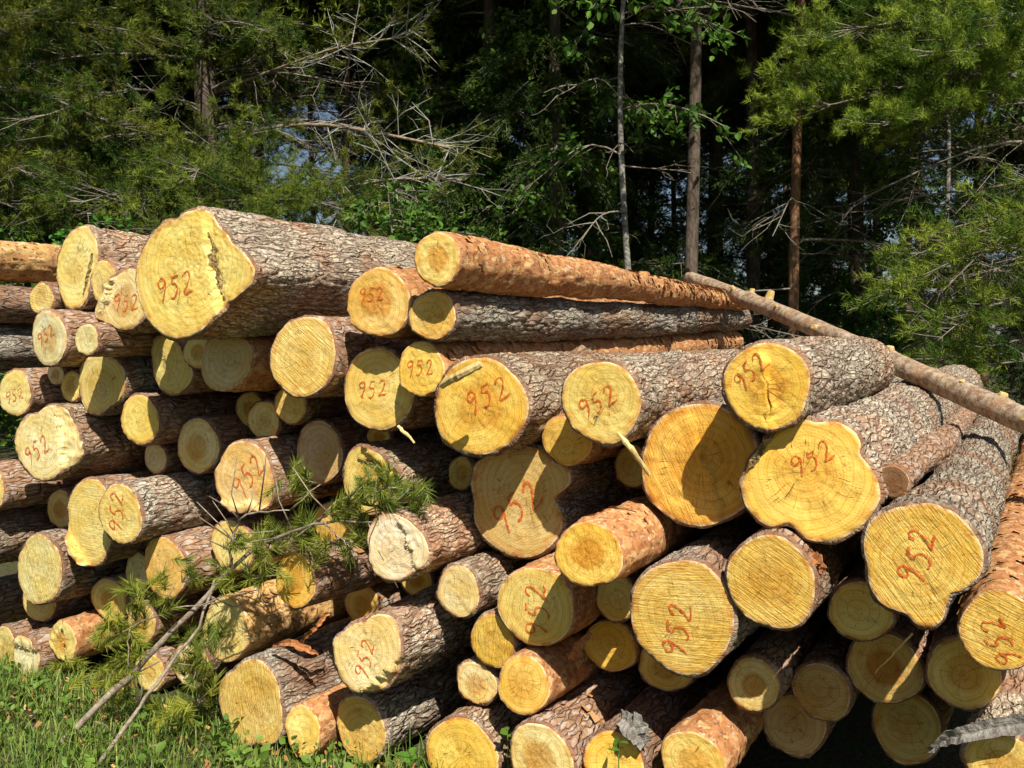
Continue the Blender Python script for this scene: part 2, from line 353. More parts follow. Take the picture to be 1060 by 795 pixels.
# ------------------------------------------------------------------ logs
LOGS = """
L1 -38.0 266.0 26 44 -0.000
L2 -30.0 313.0 22 38 -0.000
L2b -45.0 358.0 36 52 -0.000
L3 42.5 309.2 24 33 0.103
L4 78.7 276.0 41 83 0.137
L4b 107.3 292.1 23 45 0.093
L5 128.7 308.9 46 61 -0.016
L6 50.0 350.0 37 56 -0.025
L6b 89.0 351.4 23 33 -0.112
L7 196.7 280.9 105 128 -0.200
L8 57.5 387.4 22 22 0.144
L9 14.9 407.0 31 46 0.038
L10 104.7 397.5 48 58 0.107
L10b 73.2 399.8 20 31 0.115
L11 176.1 380.6 42 54 0.162
L12 204.6 364.2 29 35 0.135
L13 235.8 379.3 47 55 0.110
L14 312.9 369.0 67 82 0.044
L15 391.0 313.0 64 72 0.031
L16 452.0 268.0 48 54 -0.080
L17 447.2 326.6 48 50 0.001
L18 435.5 382.1 48 57 0.032
L19 390.8 403.1 72 83 0.123
L20 496.0 420.6 94 100 0.011
L21 621.7 415.8 83 83 -0.021
L22 792.5 399.5 91 87 -0.078
L23 836.9 498.6 124 110 -0.007
L24 957.8 585.7 120 131 -0.257
L25 1034.2 653.3 81 85 -0.003
L26 724.7 481.2 123 128 0.143
L27 797.8 602.6 93 93 -0.076
L28 704.9 638.0 110 116 -0.057
L29 609.0 574.0 70 66 -0.200
L30 536.2 524.2 95 108 0.226
L31 586.3 456.1 50 52 0.193
L32 653.6 482.5 34 42 0.483
L33 553.9 627.6 81 81 0.024
L34 509.5 664.0 44 56 0.059
L35 541.4 709.4 51 61 -0.040
L36 631.0 668.8 52 52 0.268
L37 637.2 618.9 42 48 0.186
L38 688.3 690.1 64 50 0.301
L39 559.0 784.0 64 70 -0.100
L40 635.0 790.0 62 62 -0.047
L41 717.0 790.0 66 66 -0.044
L42 779.9 709.0 52 54 0.107
L43 850.2 716.2 61 57 0.257
L44 821.8 750.2 65 62 0.381
L45 890.9 632.6 67 59 0.143
L46 915.2 691.8 79 71 0.278
L47 998.0 696.0 78 70 0.210
L48 938.0 752.1 72 74 0.435
L49 1040.0 792.0 90 62 -0.000
L50 412.9 566.8 60 74 -0.085
L51 385.3 497.0 62 71 0.155
L52 330.1 468.5 48 63 0.325
L53 250.1 496.9 54 67 0.173
L54 204.1 461.6 44 55 0.272
L55 144.1 434.8 36 53 0.139
L56 160.2 474.6 34 30 0.316
L57 258.2 423.6 28 34 0.452
L58 272.3 435.2 32 41 0.351
L59 300.0 419.0 35 38 0.286
L60 392.0 452.0 38 24 0.482
L61 44.5 461.4 61 78 -0.009
L62 -12.1 505.0 34 46 0.041
L63 62.1 527.0 26 40 0.262
L64 93.3 539.8 45 88 0.057
L65 124.0 531.9 45 60 -0.040
L66 -40.0 560.0 44 56 -0.000
L67 40.3 590.0 48 71 0.046
L68 40.2 621.2 38 43 0.202
L69 476.8 490.0 26 34 0.426
L70 305.0 600.8 44 56 -0.058
L71 374.9 627.2 36 44 0.397
L72 474.1 612.2 44 54 0.066
L73 429.9 600.0 40 34 0.507
L74 379.2 677.1 70 82 -0.119
L75 258.1 726.8 71 91 -0.071
L76 313.0 757.0 35 52 -0.071
L77 373.0 755.0 48 70 -0.000
L78 492.6 707.0 41 44 0.078
L79 478.0 782.2 72 78 -0.011
L80 232.9 651.9 45 68 0.016
L81 170.0 588.1 46 62 0.089
L82 141.7 593.6 26 43 0.240
L83 240.0 565.0 42 52 0.200
L84 112.5 621.4 36 44 0.213
L85 62.7 664.2 32 41 0.057
L86 5.8 669.3 23 41 0.078
L87 27.1 678.5 31 42 0.019
L88 146.0 645.0 26 42 0.150
L89 154.2 695.7 31 40 0.162
L90 197.4 688.2 35 48 0.218
L91 -50.0 635.0 34 46 0.100
L93 923.7 498.6 35 33 0.080
L94 344.9 545.0 50 50 0.433
"""
POLY = {
 'L7': '140,276 147,258 162,237 173,228 181,228 195,219 205,216 213,218 222,233 238,252 256,269 263,280 259,293 247,303 232,313 220,330 201,346 180,351 164,344 148,324 141,304',
 'L23': '768,502 770,488 785,465 800,447 814,440 833,434 846,438 867,437 883,447 891,458 888,471 894,477 907,495 911,516 899,537 880,553 854,561 833,556 824,545 816,541 798,545 785,537 771,520',
 'L24': '900,540 917,529 938,523 965,521 986,529 1007,550 1018,574 1015,595 1004,606 983,615 978,628 977,640 965,651 949,647 938,635 917,627 904,614 899,585',
 'L30': '486,496 491,481 512,469 543,463 564,467 574,480 588,484 592,500 577,511 574,519 584,537 578,556 560,573 539,577 508,563 491,542 490,519',
 'L61': '16,456 21,440 39,429 50,420 63,424 69,440 79,469 63,485 40,497 29,488 18,467',
 'L4': '61,279 66,255 79,237 87,233 95,245 98,269 91,290 85,316 71,320 63,298',
 'L5': '104,329 110,305 116,290 124,282 140,279 145,306 148,327 135,340 116,335',
 'L11': '157,349 168,348 180,352 190,368 201,388 182,407 160,401 155,380',
 'L53': '224,490 230,477 238,461 254,457 269,464 277,480 280,506 275,525 258,529 238,527 227,511',
 'L74': '344,664 356,654 376,645 393,636 409,642 413,662 412,688 404,701 384,717 364,714 351,696',
 'L75': '223,712 240,695 264,683 274,688 285,701 291,727 294,754 287,767 266,769 245,770 230,745',
 'L50': '385,569 386,545 396,533 419,536 429,545 438,558 442,577 425,593 406,602 390,593',
 'L13': '209,372 215,353 230,347 249,350 259,365 258,380 246,398 232,404 215,398',
 'L10': '81,396 84,378 98,369 118,371 129,385 128,403 112,420 89,427',
 'L51': '355,490 358,472 372,462 385,465 405,480 420,492 414,515 398,528 372,530 358,512',
}
# painted numbers: photo pixel of the middle, span, rotation
NUM = {'L5': (130, 313, 25, 5), 'L6': (47, 347, 20, 22), 'L7': (180, 297, 38, 8), 'L9': (15, 410, 18, 12), 'L15': (384, 305, 29, 0),
 'L18': (434, 380, 32, 4), 'L19': (385, 403, 33, 4), 'L20': (503, 410, 48, 22), 'L21': (618, 417, 40, 28), 'L22': (776, 385, 38, 42),
 'L23': (840, 476, 42, 28), 'L24': (950, 577, 52, 72), 'L25': (1036, 665, 46, 112), 'L28': (701, 653, 52, 82), 'L30': (533, 524, 58, 42),
 'L33': (554, 633, 50, 92), 'L53': (256, 493, 34, 45), 'L61': (38, 466, 28, 28), 'L65': (121, 531, 30, 80), 'L74': (378, 683, 36, 72)}
# torn or stepped cuts: pixel on the edge of the step, direction of the raised side (degrees), rise in metres
CRACK = {'L7': [(218, 270, 12, .014, .028, .24)], 'L22': [(793, 422, 5, .003, .015, .1)]}
STEP = {'L61': [(59, 455, 8, -.03)], 'L5': [(113, 310, 160, .03)], 'L74': [(395, 700, -52, -.03)],
 'L53': [(252, 521, -90, .02)], 'L51': [(392, 478, 50, .03)], 'L64': [(84, 572, 225, .03)], 'L26': [(725, 455, 200, .012)], 'L23': [(785, 470, 145, -.03)],
 'L87': [(28, 672, 90, .02)], 'L85': [(64, 655, 190, -.02)], 'L50': [(420, 560, 20, .012)], 'L11': [(172, 372, 210, -.015)]}
BARK = dict(grey='L2b L4 L7 L17 L20 L21 L23 L24 L22 L61 L65 L66 L67 L50 L74 L75 L77 L10 L30 L26 L79 L49 L5 L51 L44 L72 L28 L86',
            orange='L16 L18 L15 L29 L25 L33 L35 L31 L76 L85 L41 L13 L36', tan='L1 L80')
BK = {i: k for k, v in BARK.items() for i in v.split()}
HERO = set('L7 L16 L17 L18 L20 L21 L22 L23 L24 L25 L14 L61 L65 L74 L77 L75 L80 L29 L15 L50 L67 L30 L26 L28 L27 L39 L41 L53 L1 L4'.split())
SAWN = set('L27 L28 L25 L67 L14 L75 L43 L24 L34'.split())
CRACK_STRIP = {'L7': [[(213, 240), (216, 252), (217, 266), (221, 283), (226, 300), (230, 309)], 6], 'L4': [[(95, 262), (91, 282), (86, 305)], 4], 'L23': [[(802, 446), (788, 465), (775, 488)], 7], 'L51': [[(370, 474), (388, 480), (405, 490)], 6]}
TAPER = {'L16': .135, 'L17': .06, 'L18': .05}
DIRT = {'L16': (0, -.1), 'L17': (0, 1.15), 'L18': (0, 1.5), 'L22': (.3, .5), 'L23': (.2, .9), 'L24': (.4, 1.2), 'L25': (.8, 1.0), 'L21': (-.4, .7), 'L20': (-.3, .4)}   # yaw to the right, pitch up
LEN = {'L16': 4.0, 'L17': 4.15, 'L18': 4.1, 'L20': 4.4, 'L21': 4.0, 'L22': 1.8, 'L23': 5.2, 'L24': 4.6, 'L25': 4.6, 'L93': 3.6}
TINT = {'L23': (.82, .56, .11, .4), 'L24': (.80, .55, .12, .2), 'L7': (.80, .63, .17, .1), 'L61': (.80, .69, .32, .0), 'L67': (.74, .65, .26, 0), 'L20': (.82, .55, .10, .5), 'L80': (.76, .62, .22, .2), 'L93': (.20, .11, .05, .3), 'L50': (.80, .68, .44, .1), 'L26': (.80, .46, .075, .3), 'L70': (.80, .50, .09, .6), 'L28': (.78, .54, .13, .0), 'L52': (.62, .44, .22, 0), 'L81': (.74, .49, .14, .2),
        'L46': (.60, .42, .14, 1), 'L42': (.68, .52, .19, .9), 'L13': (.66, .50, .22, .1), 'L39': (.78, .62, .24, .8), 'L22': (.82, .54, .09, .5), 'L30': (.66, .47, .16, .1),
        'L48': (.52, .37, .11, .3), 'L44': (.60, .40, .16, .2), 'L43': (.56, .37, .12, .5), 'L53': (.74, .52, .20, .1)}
DIG = {'9': [(.62, .80), (.48, .97), (.25, .95), (.10, .76), (.18, .58), (.40, .56), (.57, .70), (.62, .86), (.60, .55), (.50, .25), (.34, -.08)],
       '5': [[(.62, 1.0), (.40, .97), (.22, .96)], [(.24, .96), (.16, .62), (.34, .66), (.52, .55), (.56, .34), (.46, .12), (.26, .0), (.08, .06)]],
       '2': [(.10, .76), (.18, .93), (.38, 1.0), (.54, .88), (.54, .68), (.40, .42), (.20, .16), (.10, .02), (.32, .08), (.56, .06), (.74, .14)]}
def smooth_line(pts, step):
    P = np.asarray(pts, float)
    for _ in range(2):                                     # Chaikin
        Q = np.empty((2 * len(P) - 2, 2)); Q[0::2] = P[:-1] * .75 + P[1:] * .25; Q[1::2] = P[:-1] * .25 + P[1:] * .75
        P = np.concatenate([P[:1], Q, P[-1:]])
    d = np.concatenate([[0], np.cumsum(np.hypot(*np.diff(P, axis=0).T))])
    m = max(4, int(d[-1] / step)); t = np.linspace(0, d[-1], m)
    return np.stack([np.interp(t, d, P[:, k]) for k in (0, 1)], -1)

LOGINFO = {}
def make_log(ident, cx, cy, w, h, off):
    k = int(ident.strip('Lb')) * 7 + (3 if 'b' in ident else 0)
    rs = np.random.RandomState(k)
    hero = ident in HERO; filler = cx < -20 and not hero
    kind = BK.get(ident, 'brown')
    if ident in POLY:
        pp = np.array([[float(a) for a in s.split(',')] for s in POLY[ident].split()])
        c0 = pp.mean(0); P0 = on_plane(c0[0], c0[1], off)
        L = np.array([on_plane(a, b, off) - P0 for a, b in pp]); L = np.stack([L @ UX, L @ VX], -1)
    else:
        P0 = on_plane(cx, cy, off); L = None
    Zs = P0[1] / FPX
    bt = {'grey': .0095, 'brown': .0075, 'orange': .004, 'tan': .002}[kind]
    nt = 200 if ident == 'L7' else 112 if hero else 72
    th = np.arange(nt) / nt * 2 * math.pi - math.pi / 2      # seam at the bottom
    if L is not None:
        an = np.arctan2(L[:, 1], L[:, 0]); rr = np.hypot(L[:, 0], L[:, 1]); o = np.argsort(an); an, rr = an[o], rr[o]
        R = np.interp((th + math.pi) % (2 * math.pi) - math.pi, np.concatenate([an - 2 * math.pi, an, an + 2 * math.pi]), np.tile(rr, 3))
        for _ in range(1): R = (np.roll(R, 1) + 2 * R + np.roll(R, -1)) / 4
        rm = R.mean()
        R = R + rm * .010 * fbm(np.cos(th) * 6, np.sin(th) * 6, k)
    else:
        fac = CA + SA * (cx - CXP) / FPX
        ry = h / 2 * Zs; rx = w / 2 * Zs / fac; rm = math.sqrt(rx * ry)
        rx = min(max(rx, .86 * ry), 1.16 * ry)
        R = 1 / np.sqrt((np.cos(th) / rx) ** 2 + (np.sin(th) / ry) ** 2)
        ph = rs.rand(4) * 6.28
        R = R * (1 + .028 * np.cos(2 * th + ph[0]) + .024 * np.cos(3 * th + ph[1]) + .014 * np.cos(5 * th + ph[2]) + .022 * fbm(np.cos(th) * 3, np.sin(th) * 3, k))
    Lg = LEN.get(ident, 4.2 + rs.rand() * .5)
    tilt = rs.normal(0, .04, 2)
    if ident == 'L50': tilt = np.array([-.16, .05])
    if ident in ('L4',): tilt = np.array([-.1, 0])
    steps = []
    for (sx, sy, ang, rise) in STEP.get(ident, []):
        q = on_plane(sx, sy, off) - P0; a = math.radians(ang); steps.append((q @ UX, q @ VX, math.cos(a), math.sin(a), rise))
    def zface(x, y):
        z = tilt[0] * x + tilt[1] * y + .0035 * fbm(x * 18, y * 18, k, 5) + .0012 * vnoise(x * 90, y * 90, k)
        for (qx, qy, ca, sa, rise) in steps:
            al = -(x - qx) * sa + (y - qy) * ca
            d = (x - qx) * ca + (y - qy) * sa + .010 * vnoise(al * 45, 0 * al, k) + .006 * vnoise(al * 150, 0 * al, k + 2)
            z = z + rise * sstep(-.004, .010, d) * (.9 + .25 * vnoise(x * 45, y * 45, k + 3))
        for (qx, qy, ca, sa, wd, dp, hl) in cracks:
            al = -(x - qx) * sa + (y - qy) * ca
            d = (x - qx) * ca + (y - qy) * sa + .012 * vnoise(al * 30, 0 * al, k) + .003 * vnoise(al * 70, 0 * al, k + 2)
            fade = np.clip(1.15 - np.abs(al) / hl, 0, 1)
            z = z - dp * fade * np.exp(-(d / wd) ** 2) - .02 * sstep(0, .02, d) + .05 * np.clip(d, 0, None) * (rm > .2)
        return z
    cracks = []
    for (sx, sy, ang, wd_, dp_, hl_) in CRACK.get(ident, []):
        q = on_plane(sx, sy, off) - P0; a = math.radians(ang); cracks.append((q @ UX, q @ VX, math.cos(a), math.sin(a), wd_, dp_, hl_))
    root = bpy.data.objects.new('log', None); C.objects.link(root); root.empty_display_size = .1
    yaw, pit = DIRT.get(ident, rs.normal(0, .25, 2))
    cyw, syw = math.cos(math.radians(yaw)), math.sin(math.radians(yaw))
    A = AX * cyw + UX * syw; U2 = UX * cyw - AX * syw
    cp, sp = math.cos(math.radians(pit)), math.sin(math.radians(pit)); A2 = A * cp + VX * sp; V2 = VX * cp - A * sp
    root.matrix_world = Matrix(((U2[0], V2[0], -A2[0], P0[0]), (U2[1], V2[1], -A2[1], P0[1]), (U2[2], V2[2], -A2[2], P0[2]), (0, 0, 0, 1)))
    root['group'] = 'sawn pine logs stacked in the pile'; root['category'] = 'log'
    # --- cut face
    K = 60 if ident == 'L7' else 26 if hero else 14
    cs, sn = np.cos(th), np.sin(th)
    fr = (np.arange(1, K + 1) / K)[:, None]
    x = (fr * R * cs).ravel(); y = (fr * R * sn).ravel(); z = zface(x, y)
    edge = np.repeat(fr.ravel() > .99, nt); z = z - edge * .003 * (1 + vnoise(np.tile(th, K) * 9, k))
    V = np.concatenate([[[0, 0, float(zface(np.zeros(1), np.zeros(1))[0])]], np.stack([x, y, z], -1)])
    jj = np.arange(nt); tri = np.stack([np.zeros(nt, int), 1 + jj, 1 + (jj + 1) % nt], -1)
    ii = np.arange(K - 1)[:, None]; q = np.stack([1 + ii * nt + jj, 1 + (ii + 1) * nt + jj, 1 + (ii + 1) * nt + (jj + 1) % nt, 1 + ii * nt + (jj + 1) % nt], -1)
    pith = rs.normal(0, .10 * rm, 2) if ident not in ('L7', 'L23', 'L24') else np.array([-.02, .02])
    Vf = V.copy(); Vf[:, :2] -= pith
    face = obj('cut_face', mesh_np('cut_face', Vf, q, tri, attrs={'rr': np.concatenate([[0], np.repeat(fr.ravel(), nt)])}, mats=[M['cut']]), root, (pith[0], pith[1], 0))
    lf = np.clip((cx - 60) / 500, 0, 1)
    base = np.array([.71, .64, .245]) * (1 - lf) + np.array([.82, .535, .088]) * lf
    base = base * (1 - .08 * np.clip((cx - 560) / 200, 0, 1)) * (1 + rs.normal(0, .06)) * np.array([1, 1 + rs.normal(0, .03), 1 + rs.normal(0, .12)])
    pal = np.array([(.80, .70, .40), (.77, .62, .20), (.82, .54, .10), (.74, .45, .11), (.80, .58, .16)])[rs.choice(5, p=(.30, .34, .10, .06, .20) if cx < 300 else (.10, .20, .32, .18, .20))]
    base = base * .45 + pal * .55
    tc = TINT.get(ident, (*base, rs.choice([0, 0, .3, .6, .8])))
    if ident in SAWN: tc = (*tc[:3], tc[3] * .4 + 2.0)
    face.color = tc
    ex, ey = R * cs, R * sn; ez = zface(ex, ey) - .003
    # --- bark
    if hero: t = np.concatenate([[0, 0], np.linspace(.012, .9, 62), np.linspace(.92, Lg, 110)])
    elif filler: t = np.concatenate([[0, 0], np.linspace(.012, Lg, 90)])
    else: t = np.concatenate([[0, 0], np.linspace(.012, .5, 26), np.linspace(.53, Lg, 44)])
    T = t[:, None]; TH = th[None]
    bl = np.exp(-T / .55)
    rc = rm * (.98 - .10 * (1 - np.exp(-T / .5)) - .022 * T) if ident in ('L7', 'L24', 'L4', 'L61') else rm * (1.0 - TAPER.get(ident, .022) * T)
    Rt = R[None] * bl + rc * (1 - bl)
    bow = .012 * np.sin(T * 1.1 + rs.rand() * 6) * sstep(.2, 1.5, T); bowv = .010 * np.sin(T * .9 + rs.rand() * 6) * sstep(.2, 1.5, T)
    S = (TH + math.pi / 2) * rm
    wx = .02 * vnoise(S * 14, T * 14, k); 
    if kind == 'grey':
        _, e = worley((S + wx) / .036 + k, (T + wx) / .13, k); dsp = -.009 * (1 - sstep(.0, .25, e)) + .006 * fbm(S * 16, T * 9, k)
    elif kind == 'brown':
        _, e = worley((S + wx) / .036 + k, (T + wx) / .085, k); dsp = -.005 * (1 - sstep(.0, .22, e)) + .005 * fbm(S * 16, T * 10, k)
    else:
        f1, e = worley((S + wx) / .03 + k, (T + wx) / .05, k); dsp = .004 * (vnoise(S * 40, T * 26, k) > .25) + .004 * fbm(S * 14, T * 8, k)
    dsp = dsp + .010 * vnoise(S * 5, T * 4, k) * sstep(.1, .5, T)
    for _ in range(rs.randint(1, 4)):                        # knots and branch stubs
        tk, sk = .35 + rs.rand() * (Lg - .6), rs.rand() * 6.28 * rm
        dsp = dsp + (.018 + .02 * rs.rand()) * np.exp(-((S - sk) ** 2 + ((T - tk) * .7) ** 2) / .0012)
    dsp = dsp * sstep(.0, .06, T) + .004 * fbm(TH * 4, T * 30, k, 7)
    Ro = Rt + bt + dsp * (T > 0)
    Ro[0] = R * .985
    Ro[1] = R + bt * (.85 + .5 * vnoise(np.cos(th) * 3, np.sin(th) * 3, k) + .3 * vnoise(th * 9, k, 2))
    x = Ro * cs + bow; y = Ro * sn + bowv
    zz = -T + (ez[None] - .001) * np.exp(-T / .10)
    zz[0] = ez - .001
    chip = .012 * np.clip(fbm(th * 5, k, 9) + .1, 0, 1) * (bt > .003)
    zz[1] = ez - .002 - chip; zz[2] = np.minimum(zz[2], zz[1] - .004); zz[3] = np.minimum(zz[3], zz[2] - .004)
    V = np.stack([x, y, zz], -1).reshape(-1, 3)
    # seam: duplicate the first column for clean uv
    n_r = len(t); V = V.reshape(n_r, nt, 3); V = np.concatenate([V, V[:, :1]], 1)
    Sx = np.concatenate([S, S[:, :1] + 2 * math.pi * rm], 1) if S.shape[0] == n_r else np.repeat(np.concatenate([S, S[:, :1] + 2 * math.pi * rm], 1), n_r, 0)
    uv = np.stack([Sx, np.repeat(T, nt + 1, 1)], -1).reshape(-1, 2); uv[:nt + 1, 1] = -.02
    i2 = np.arange(n_r - 1)[:, None]; j2 = np.arange(nt)[None]; W = nt + 1
    q = np.stack([i2 * W + j2, (i2 + 1) * W + j2, (i2 + 1) * W + j2 + 1, i2 * W + j2 + 1], -1).reshape(-1, 4)
    obj('bark', mesh_np('bark', V.reshape(-1, 3), q, uv=uv, mats=[M[kind]]), root)
    # --- far end
    E = V[-1, :nt]; cE = E.mean(0); Ve = np.concatenate([[cE], cE + (E - cE) * np.array([1.0, 1.0, 1.0])])
    far = obj('cut_end', mesh_np('cut_end', Ve, None, np.stack([np.zeros(nt, int), 1 + (jj + 1) % nt, 1 + jj], -1), attrs={'rr': np.concatenate([[0], np.ones(nt)])}, mats=[M['cut']]), root)
    far.color = tc
    # --- painted number
    if ident in NUM:
        nx, ny, span, rot = NUM[ident]; q0 = on_plane(nx, ny, off) - P0; q0 = np.array([q0 @ UX, q0 @ VX])
        un = span / 2.45 * Zs * (1.1 if nx > 300 else 1.4); a = math.radians(rot); ac = Acc()
        for di, ch in enumerate('952'):
            for st in (DIG[ch] if ch == '5' else [DIG[ch]]):
                pl = np.array(st) + rs.normal(0, .022, (len(st), 2))
                pl = smooth_line(pl, .05); pl[:, 0] += (di - 1) * .86 - .36 + .10 * pl[:, 1]; pl[:, 1] -= .5 - .05 * rs.normal()
                pl[:, 1] *= 1.12
                w2 = .047 * (1 + .45 * vnoise(np.arange(len(pl)) * .35, k, di)); w2[0] *= .5; w2[-1] *= .35
                tg = np.gradient(pl, axis=0); tg /= np.hypot(*tg.T)[:, None] + 1e-9; nm = np.stack([-tg[:, 1], tg[:, 0]], -1)
                rowsv = []
                for sgn in (-1, -.33, .33, 1):
                    pq = (pl + nm * w2[:, None] * sgn) * un
                    px = q0[0] + pq[:, 0] * math.cos(a) - pq[:, 1] * math.sin(a); py = q0[1] + pq[:, 0] * math.sin(a) + pq[:, 1] * math.cos(a)
                    rowsv.append(np.stack([px, py, zface(px, py) + .0022], -1))
                m_ = len(pl); VV = np.stack(rowsv, 1).reshape(-1, 3); ia = np.arange(m_ - 1)[:, None]; ja = np.arange(3)[None]
                ac.add(VV, np.stack([ia * 4 + ja, (ia + 1) * 4 + ja, (ia + 1) * 4 + ja + 1, ia * 4 + ja + 1], -1).reshape(-1, 4)[:, ::-1])
        me = ac.mesh('painted_number', [M['paint']])
        nb = obj('painted_number', me, face, (-pith[0], -pith[1], 0)); nb['label'] = 'number 952 hand-written in red crayon on the sawn end'
    # --- ragged dark brown strips laid along lines on the cut face
    if ident in CRACK_STRIP:
        pl, wpx = CRACK_STRIP[ident]; Q = np.array([on_plane(a, b, off) - P0 for a, b in pl]); Q = smooth_line(np.stack([Q @ UX, Q @ VX], -1), .004)
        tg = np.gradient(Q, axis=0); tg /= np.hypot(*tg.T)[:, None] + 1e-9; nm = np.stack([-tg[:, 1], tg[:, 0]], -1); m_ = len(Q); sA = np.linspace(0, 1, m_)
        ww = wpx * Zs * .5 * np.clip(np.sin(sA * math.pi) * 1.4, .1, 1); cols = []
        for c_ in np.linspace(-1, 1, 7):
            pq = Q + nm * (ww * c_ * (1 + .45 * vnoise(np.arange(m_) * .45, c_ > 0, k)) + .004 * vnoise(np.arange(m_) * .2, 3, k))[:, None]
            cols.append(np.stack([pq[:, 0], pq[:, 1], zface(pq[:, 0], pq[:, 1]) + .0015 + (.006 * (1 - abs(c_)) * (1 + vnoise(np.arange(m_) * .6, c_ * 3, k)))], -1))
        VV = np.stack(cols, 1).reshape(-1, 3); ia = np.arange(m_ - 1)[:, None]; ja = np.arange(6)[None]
        obj('torn_crack', mesh_np('torn_crack', VV, np.stack([ia * 7 + ja, ia * 7 + ja + 1, (ia + 1) * 7 + ja + 1, (ia + 1) * 7 + ja], -1).reshape(-1, 4)[:, ::-1], mats=[M['darkstrip']], smooth=False), face, (-pith[0], -pith[1], 0))
    # --- torn fibres along steps
    if steps:
        ac = Acc()
        for (qx, qy, ca, sa, rise) in steps:
            m_ = int(38 + 20 * rs.rand()); al = rs.uniform(-rm * .75, rm * .75, m_)
            bx = qx - sa * al + ca * rs.normal(0, .006, m_); by = qy + ca * al + sa * rs.normal(0, .006, m_)
            rin = np.interp((np.arctan2(by, bx) + math.pi / 2) % (2 * math.pi), np.arange(nt) / nt * 2 * math.pi, R)
            for b0, b1, ri in zip(bx, by, rin):
                if math.hypot(b0, b1) > ri * .95: continue
                hh = rs.uniform(.004, .013); wd = rs.uniform(.0015, .004); z0 = float(zface(np.array([b0]), np.array([b1]))[0]) - .004
                tip = np.array([b0, b1, z0 + hh]) + np.append(rs.normal(0, .006, 2), 0)
                aa = rs.rand() * 6.28; base3 = [np.array([b0 + wd * math.cos(aa + i * 2.09), b1 + wd * math.sin(aa + i * 2.09), z0]) for i in range(3)]
                ac.add(np.array(base3 + [tip]), None, [(0, 1, 3), (1, 2, 3), (2, 0, 3)])
        if ac.n:
            me = ac.mesh('torn_fibres', [M['cut']], smooth=False)
            o = obj('torn_fibres', me, face, (-pith[0], -pith[1], 0), kind='stuff'); o.color = (min(tc[0] * 1.1, .9), tc[1] * 1.1, tc[2] * 1.2, 0)
    # --- loose flakes on papery bark
    if kind in ('orange', 'tan') and (hero or kind == 'tan') or ident in ('L14', 'L39', 'L70'):
        ac = Acc(); m_ = {'L16': 1100, 'L18': 800}.get(ident, 260)
        tt = rs.uniform(.05, Lg * .95, m_) ** 1.0; aa = rs.uniform(.0, math.pi * 1.15, m_) - .25
        sz = rs.uniform(.006, .020, m_); rl = np.interp(tt, t, Ro.mean(1))
        ril = np.interp((aa + math.pi / 2) % (2 * math.pi), np.arange(nt) / nt * 2 * math.pi, R) * np.exp(-tt / .55) + rc.ravel().mean() * (1 - np.exp(-tt / .55)) + bt + .003
        for i_ in range(m_):
            c3 = np.array([ril[i_] * math.cos(aa[i_]), ril[i_] * math.sin(aa[i_]), -tt[i_]])
            nrm = np.array([math.cos(aa[i_]), math.sin(aa[i_]), 0]); ta = np.array([-math.sin(aa[i_]), math.cos(aa[i_]), 0]); zz_ = np.array([0, 0, 1.0])
            s_ = sz[i_]; e1 = ta * s_ * rs.uniform(.5, 1.2); e2 = zz_ * s_ * rs.uniform(.7, 2.0); lift = nrm * s_ * rs.uniform(.1, .9)
            ac.add(np.array([c3 - e1 - e2, c3 + e1 - e2 * .6, c3 + e1 * .7 + e2 + lift, c3 - e1 * .8 + e2 * .8 + lift * .6]), [(0, 1, 2, 3)], a=rs.rand())
        me = ac.mesh('loose_flakes', [M['flake']], smooth=False)
        obj('loose_flakes', me, root, kind='stuff')
    LOGINFO[ident] = dict(root=root, P0=P0, R=R, rm=rm, A=A2, U=U2, V=V2, L=Lg)
    return root

